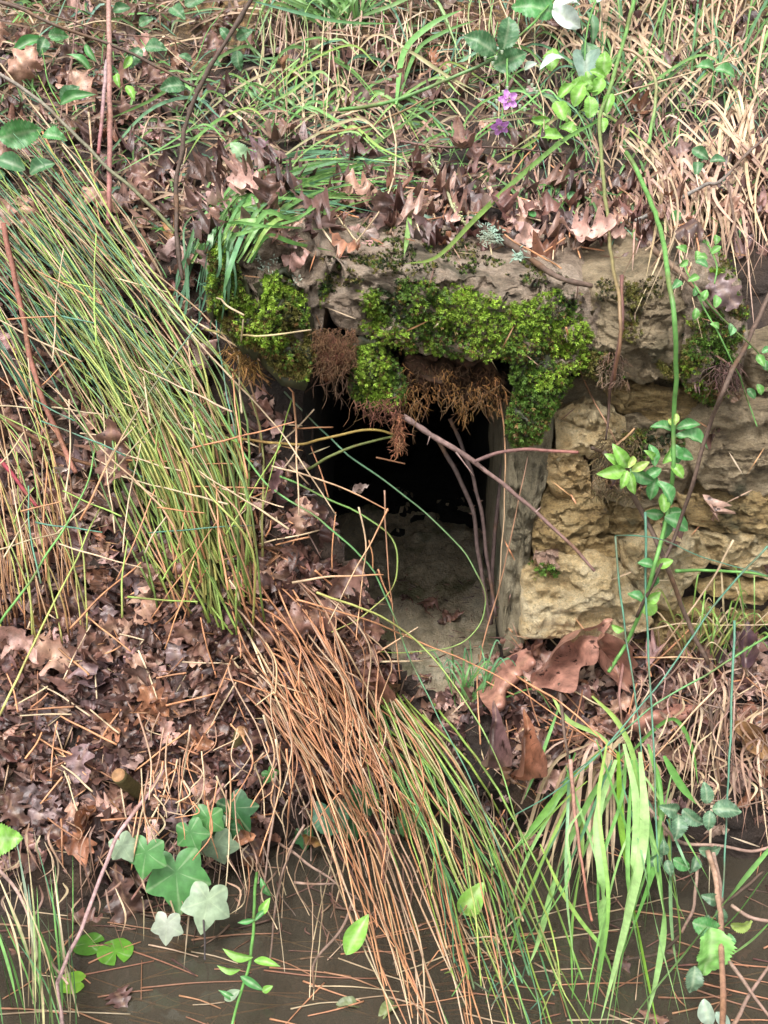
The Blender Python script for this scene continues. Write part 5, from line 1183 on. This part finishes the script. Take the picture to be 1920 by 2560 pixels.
# ivy
IV, IVP, IVD = col(92, 150, 82), col(158, 180, 146), col(58, 108, 62)
t = plant('ivy', 'trailing ivy with large pale and green leaves above the water at lower left', 'ivy', P(470, 2000, 0))
stemmed(t, [([(560, 1960), (520, 2020), (470, 2080), (410, 2140), (370, 2190), (330, 2250)], 4, .06, (col(170, 130, 120), col(150, 110, 100))), ([(270, 2115), (340, 2112), (400, 2135)], 2.5, .07, (col(130, 100, 90), col(130, 100, 90))), ([(500, 2240), (510, 2290), (512, 2400)], 3, .08, (col(90, 80, 80), col(70, 64, 64)))],
 [('ivy', 305, 2112, 78, -60, IVP, .08), ('ivy', 365, 2130, 110, -100, IV, .09), ('ivy', 440, 2180, 165, -85, IV, .1), ('ivy', 520, 2045, 90, -100, IV, .08), ('ivy', 475, 2080, 90, -70, IV, .08), ('ivy', 540, 2110, 110, -80, IVP, .07), ('ivy', 585, 2020, 110, -60, IVD, .06),
  ('ivy', 520, 2250, 125, -95, IVP, .11), ('ivy', 470, 2215, 110, -90, col(130, 170, 130), .08), ('ivy', 417, 2310, 84, -95, col(176, 186, 164), .1), ('ivy', 560, 2070, 90, -140, IVD, .05)])
t = plant('ivy', 'dark ivy leaves behind the trailing brown stems in the middle', 'ivy', P(860, 2000, 0))
stemmed(t, [([(820, 1960), (880, 2030), (950, 2120)], 3, .02, (WD2, WD2))],
 [('heart', 825, 2030, 100, -70, col(96, 150, 116), .05), ('ivy', 905, 1990, 95, -75, IVD, .05), ('ivy', 870, 2060, 80, -60, IVD, .04), ('ivy', 930, 2100, 90, -100, IVD, .04), ('ivy', 1005, 2100, 80, -90, IVD, .04), ('heart', 1030, 2050, 80, -90, col(90, 140, 80), .05), ('ivy', 675, 1935, 50, -60, IV, .05), ('ivy', 760, 2090, 60, -90, IVD, .03)])
t = plant('creeping_herb', 'thin leafy water herb rising from the stream at bottom left of centre', 'herb', P(625, 2400, .05))
stemmed(t, [([(640, 2180), (636, 2300), (625, 2400), (605, 2470), (580, 2560)], 4, .09)],
 [('lance', 630, 2400, 80, 165, MG, .1), ('lance', 632, 2398, 70, -10, MG, .1), ('lance', 600, 2430, 60, 170, MG, .1), ('lance', 600, 2440, 70, -30, MG2, .1), ('lance', 636, 2300, 44, 40, MG2, .1), ('lance', 636, 2300, 44, 190, MG2, .1), ('lance', 590, 2500, 50, 150, MG2, .09), ('oval', 560, 2500, 44, 30, IVP, .09), ('lance', 650, 2200, 60, -60, MG2, .1), ('mint', 648, 2290, 50, 60, MG, .1), ('oval', 655, 2480, 30, 30, MG, .1)])
# dry tangle at lower right, hanging strands above the stream
st = []
for i in range(130):
    bx, by = R(1600, 2000), R(1640, 1960); L = R(.3, 1)
    st.append(('b', W([(bx, by), (bx + R(-50, 50), by + 60 * L), (bx + R(-90, 70) * L, by + R(120, 330) * L)], R(.02, .08)), R(3, 8) * PX, jit(random.choice([TAND, PINK, BRN, STR])), jit(random.choice([TAND, BRN, STR]))))
for i in range(50):
    bx, by = R(1620, 1960), R(1680, 2060); L = R(50, 150); a = R(0, 6.28)
    st.append(('t', W([(bx, by), (bx + math.cos(a) * L * .5 + R(-20, 20), by + math.sin(a) * L * .5), (bx + math.cos(a) * L, by + math.sin(a) * L)], R(.03, .08)), R(1.6, 3.2) * PX, jit(WD), jit(TAND)))
clump('dry_grass', 'pinkish dead grass tangle on the bank at lower right behind the bramble', 'dry grass', P(1780, 1900, 0), st, M_straw, 'blade')
st = []
for i in range(70):
    bx, by = R(-40, 640), R(2020, 2260); L = R(.3, 1)
    st.append(('b', W([(bx, by), (bx + R(-30, 40), by + 70 * L), (bx + R(-60, 80) * L, by + R(110, 260) * L)], R(.02, .08)), R(2.5, 6) * PX, jit(random.choice([TAND, STR, BRN, WD])), jit(random.choice([TAND, BRN, STR]))))
clump('dry_grass', 'thin dead strands hanging from the bank to the water at lower left', 'dry grass', P(300, 2150, 0), st, M_straw, 'blade')
st = []
for i in range(46):
    bx, by = R(560, 1320), R(1960, 2200); L = R(.4, 1)
    st.append(('t', W([(bx, by), (bx + R(-40, 60), by + 120 * L), (bx + R(-60, 110) * L, by + R(200, 420) * L)], R(.03, .1)), R(1.6, 3) * PX, jit(random.choice([TAND, WD, BRN, OCH])), jit(random.choice([WD, BRN, STR]))))
clump('dry_grass', 'loose brown strands dangling in the dark hollow between ivy and sedge', 'dry grass', P(900, 2080, 0), st, M_straw, 'strand')
# floating leaves
for (sh, x, y, L, a, c, lab) in (('round', 288, 2378, 90, 100, col(104, 160, 54), 'largest round green leaf floating on the water at lower left'), ('round', 222, 2360, 78, 200, col(86, 136, 48), 'half shaded round leaf floating behind the largest one'),
        ('notch', 180, 2456, 74, 20, col(150, 208, 70), 'bright two-lobed leaf floating nearest the bottom left corner')):
    o = leaf_at('floating_leaf', SHAPES[sh], x, y, L, a, c, c, 0, M_plant, onwater=True); tag(o, lab, 'leaf', 'round leaves floating at lower left')
tag(leaf_at('round_leaf', SHAPES['broad'], -40, 2098, 92, 0, MG, MG, .08), 'light green round leaf cut by the left edge above the water', 'leaf')
tag(leaf_at('fallen_leaf', SHAPES['mint'], 862, 2390, 112, 62, col(150, 205, 90), MG, .13), 'fresh lance-shaped green leaf hanging over the water between brown stems', 'leaf')
tag(leaf_at('fallen_leaf', SHAPES['oval'], 1150, 2290, 100, 55, col(160, 200, 100), MG, .08), 'light green oval leaf hanging above the water beside the green rushes', 'leaf')
tag(leaf_at('fallen_leaf', SHAPES['mint'], 905, 2510, 74, 185, col(120, 130, 84), col(110, 120, 80), 0, onwater=True), 'olive leaf floating at the bottom edge in the middle', 'leaf')
tag(leaf_at('fallen_leaf', SHAPES['mint'], 1000, 2500, 80, -110, col(140, 150, 96), col(120, 130, 80), 0, onwater=True), 'second olive leaf floating at the bottom edge beside the twig', 'leaf')
# lower right bramble
GB = col(96, 132, 100)
t = plant('bramble', 'grey-green three-leaved bramble at lower right over the stream', 'bramble', P(1760, 2120, 0))
TH = (col(176, 148, 132), col(150, 120, 108))
stemmed(t, [([(1580, 1972), (1640, 2040), (1700, 2105), (1790, 2115), (1880, 2125), (1950, 2110)], 5, .12, TH), ([(1780, 2120), (1800, 2220), (1806, 2330)], 7, .12, TH), ([(1745, 2140), (1735, 2260), (1705, 2330)], 4.5, .1, TH), ([(1830, 2265), (1880, 2295), (1950, 2305)], 5, .12, TH), ([(1790, 2270), (1850, 2230), (1910, 2180)], 4, .12, (WD2, WD)), ([(1700, 2340), (1650, 2380), (1560, 2400)], 4, .1, (WD2, WD2)), ([(1700, 2050), (1780, 2020)], 2, .12, (WD2, WD2))],
 [('serrate', 1702, 2030, 60, 165, GB, .14), ('serrate', 1706, 2028, 62, -35, GB, .14), ('serrate', 1700, 2035, 66, -105, GB, .14), ('serrate', 1770, 2010, 54, 95, GB, .13), ('serrate', 1782, 2020, 72, -5, GB, .13), ('serrate', 1775, 2028, 50, -95, GB, .13),
  ('serrate', 1662, 2145, 54, 190, GB, .13), ('serrate', 1660, 2140, 40, 90, GB, .13), ('serrate', 1668, 2150, 40, -80, GB, .13), ('serrate', 1685, 2150, 50, -30, MG2, .13), ('serrate', 1750, 2130, 56, 5, GB, .13), ('serrate', 1745, 2140, 46, -110, GB, .13),
  ('serrate', 1800, 2255, 50, 160, GB, .13), ('serrate', 1800, 2270, 46, -80, GB, .13), ('serrate', 1775, 2290, 50, -120, GB, .13), ('serrate', 1830, 2320, 56, 10, col(150, 170, 84), .14), ('serrate', 1825, 2335, 40, -90, MG2, .14), ('serrate', 1735, 2310, 80, -15, MG2, .15),
  ('broad', 1790, 2330, 125, -100, col(140, 200, 104), .17), ('serrate', 1740, 2420, 70, -100, col(110, 140, 110), .12), ('oval', 1760, 2500, 70, -80, col(170, 190, 170), .1), ('oval', 1790, 2530, 50, -50, col(160, 184, 166), .1)])
lone([(1772, 2130), (1795, 2240), (1805, 2380), (1808, 2600)], 7, col(190, 156, 134), col(150, 110, 86), 'thick reddish dead stem standing in the water at lower right', .14, 'stem', 'dead_reed', M_bark, r1=6, wob=.3)
lone([(1425, 1900), (1440, 2050), (1458, 2180), (1478, 2300)], 5.5, col(180, 140, 124), col(170, 110, 90), 'pinkish upright twig in front of the dark hollow left of the sedge', .13, 'twig', 'bramble_cane', M_bark)
lone([(1820, 2590), (1880, 2480), (1950, 2380)], 5, TH[0], TH[1], 'thorny twig rising right in the bottom right corner', .12, 'twig', 'bramble_cane', M_bark)
lone([(1825, 2405), (1880, 2480), (1940, 2570)], 5, TH[0], TH[1], 'thorny twig falling right and crossing the other in the bottom right corner', .13, 'twig', 'bramble_cane', M_bark)
lone([(1810, 1590), (1770, 1650)][:0] + [(1400, 1710), (1410, 1830), (1428, 1920)], 5.5, WD, WD, 'grey twig stuck upright under the big reddish leaf', .08, 'twig', 'fallen_twig', M_bark)
lone([(1560, 1640), (1548, 1740), (1556, 1830)], 5, col(190, 140, 130), WD, 'pink twig upright in the litter below the leafy herb', .06, 'twig', 'fallen_twig', M_bark)
lone([(1780, 1660), (1775, 1780), (1790, 1880), (1800, 1960)], 6, WD, WD2, 'brown twig hanging in the dry tangle at right', .06, 'twig', 'fallen_twig', M_bark)
lone([(410, 1925), (370, 1990), (300, 2080), (250, 2200), (200, 2330), (150, 2440), (145, 2480), (160, 2600)], 5, col(196, 160, 158), col(180, 150, 146), 'long pinkish cane curving from the litter down into the water at lower left', .1, 'cane', 'bramble_cane', M_bark, r1=4.5)
lone([(-10, 2170), (50, 2240), (90, 2350), (170, 2460)], 4.5, col(190, 160, 150), col(190, 160, 140), 'pale cane crossing at the bottom left corner', .1, 'cane', 'bramble_cane', M_bark)
for i, (pts, lab) in enumerate([([(690, 1930), (680, 2060), (660, 2200), (650, 2290)], 'leftmost pale root dangling to the water in the hollow'), ([(760, 2060), (720, 2140), (690, 2260), (675, 2400)], 'forked pale root dangling over the water beside the first'),
        ([(700, 2110), (800, 2180), (900, 2250)], 'straight brown twig slanting down right over the hollow'), ([(735, 2205), (790, 2210), (850, 2208)], 'short level grey twig over the hollow'),
        ([(890, 2240), (850, 2330), (790, 2400), (782, 2470)], 'bent pale twig entering the water left of the trailing stems')]):
    lone(pts, 4, TH[0], WD, lab, .07, 'root', 'dangling_root', M_bark, wob=.2)
for i in range(60):
    x = R(480, 1320); y = R(1930, 2080); L = R(60, 170)
    lone([(x, y), (x + R(-20, 20), y + L * .5), (x + R(-30, 30), y + L)], R(1.5, 3), jit(WD), jit(TH[0]), 'thin root hanging in the dark hollow above the water', R(.0, .06), 'root', 'dangling_root', M_bark, group='thin roots hanging above the water')
# wispy stems at lower left
st = []
for i in range(46):
    bx, by = R(-60, 200), R(2480, 2640); a = R(-.5, .35)
    st.append(('b', W([(bx, by), (bx + a * 80 - 20, by - 160), (bx + a * 200 - 60, by - R(260, 420))], R(.06, .14)), R(4, 9) * PX, jit(random.choice([DG, GRN, STR])), jit(random.choice([GRN, STR, BLU]))))
clump('grass_tuft', 'mixed green and straw grass at the bottom left corner by the water', 'grass', P(60, 2500, 0), st, M_plant, 'blade')
for i in range(46):
    bx, by = R(340, 720), R(1780, 2010); L = R(.2, 1)
    st2 = [(bx, by), (bx + R(-30, 30), by + 130 * L), (bx + R(-50, 40), by + R(180, 330) * L)]
    lone(st2, R(1.6, 3), jit(random.choice([OCH, STR, TAND])), jit(random.choice([STR, OCH])), 'straw stem hanging over the ivy at lower left', R(.06, .13), 'stem', 'loose_rush', group='straw stems hanging over the ivy')
# loose stems strewn over the litter
for (x0, y0, x1, y1), n, lab, grp, base, sp in (
   ((30, 1540, 760, 2060), 70, 'short orange stem piece lying on the leaf litter of the lower left slope', 'stem pieces on the lower left litter', None, 1),
   ((560, 1050, 950, 1500), 30, 'thin straw stem tangled over the leaf heap by the opening', 'stems tangled over the leaf heap', None, 1),
   ((1250, 1650, 1900, 1900), 30, 'dry stem piece in the litter under the stone wall', 'stem pieces under the wall', None, 1),
   ((700, 420, 1850, 600), 34, 'dry stem piece lying in the litter above the slab', 'stem pieces above the slab', None, 1)):
    for i in range(n):
        x, y = R(x0, x1), R(y0, y1); a = R(0, 6.28); L = R(40, 170)
        if in_poly(x, y, MOUTH) and y0 != 1050: continue
        c = jit(random.choice([OCH, OCH, STR, ORG]), .15)
        lone([(x, y), (x + math.cos(a) * L * .5 + R(-6, 6), y + math.sin(a) * L * .5), (x + math.cos(a) * L, y + math.sin(a) * L)], R(2, 3.2), c, c, lab, R(.02, .05), 'stem', 'loose_rush', group=grp, r1=2.2, n=4)
# stems floating on / sunk in the water
for i in range(230):
    x, y = R(-20, 1940), R(2270, 2570); a = R(-.7, .7) if R(0, 1) < .6 else R(0, 3.1); L = R(70, 300); sunk = R(0, 1) < .55
    z = -R(.004, .02) if sunk else .002
    c = jit(mixc(random.choice([OCH, STR, ORG]), BRN, .3), .2)
    mb = MB(); tube(mb, [water(x, y, z), water(x + math.cos(a) * L * .5, y + math.sin(a) * L * .25 + R(-6, 6), z), water(x + math.cos(a) * L, y + math.sin(a) * L * .5, z)], R(1.3, 2.6) * PX, 1.3 * PX, c, c, n=4, k=6)
    tag(mb.build('floating_rush', M_straw), 'brown stem sunk just under the murky water' if sunk else 'straw coloured stem floating on the murky water', 'stem', 'stems sunk in the stream' if sunk else 'stems floating on the stream')
for i in range(150):
    x, y = R(-20, 1940), R(2060, 2330) if i % 3 else R(2200, 2420); a = R(0, 3.14); L = R(30, 130)
    p0 = water(x, y, R(-.002, .006)); 
    if p0.y > Dg(x, y) + .02: continue
    c = jit(mixc(random.choice([BRN, TAND, WD2, DRK]), DRK, .4), .3)
    mb = MB(); tube(mb, [p0, water(x + math.cos(a) * L * .5 + R(-8, 8), y + math.sin(a) * L * .3, R(-.002, .006)), water(x + math.cos(a) * L, y + math.sin(a) * L * .6, R(-.002, .006))], R(1.2, 3.2) * PX, 1.2 * PX, c, c, n=4, k=6)
    tag(mb.build('floating_twig', M_bark), 'short dark twig in the scum along the water edge', 'twig', 'dark twigs along the water edge')
for i in range(9):
    x, y = R(0, 1900), R(2330, 2560); p = water(x, y, -.012 if i % 2 else .002)
    o = bpy.data.objects.new('oak_leaf', variants[random.choice([0, 3, 6, 7])][0]); link(o)
    M4 = frame(x, y, R(0, 360), Vector((R(-.1, .1), R(-.1, .1), 1))).to_4x4(); M4.translation = p
    o.matrix_basis = M4 @ Matrix.Diagonal((R(60, 100) * PX, R(60, 100) * PX, 25 * PX, 1)); tag(o, 'sodden brown oak leaf lying in the stream water', 'leaf', 'sodden leaves in the stream')
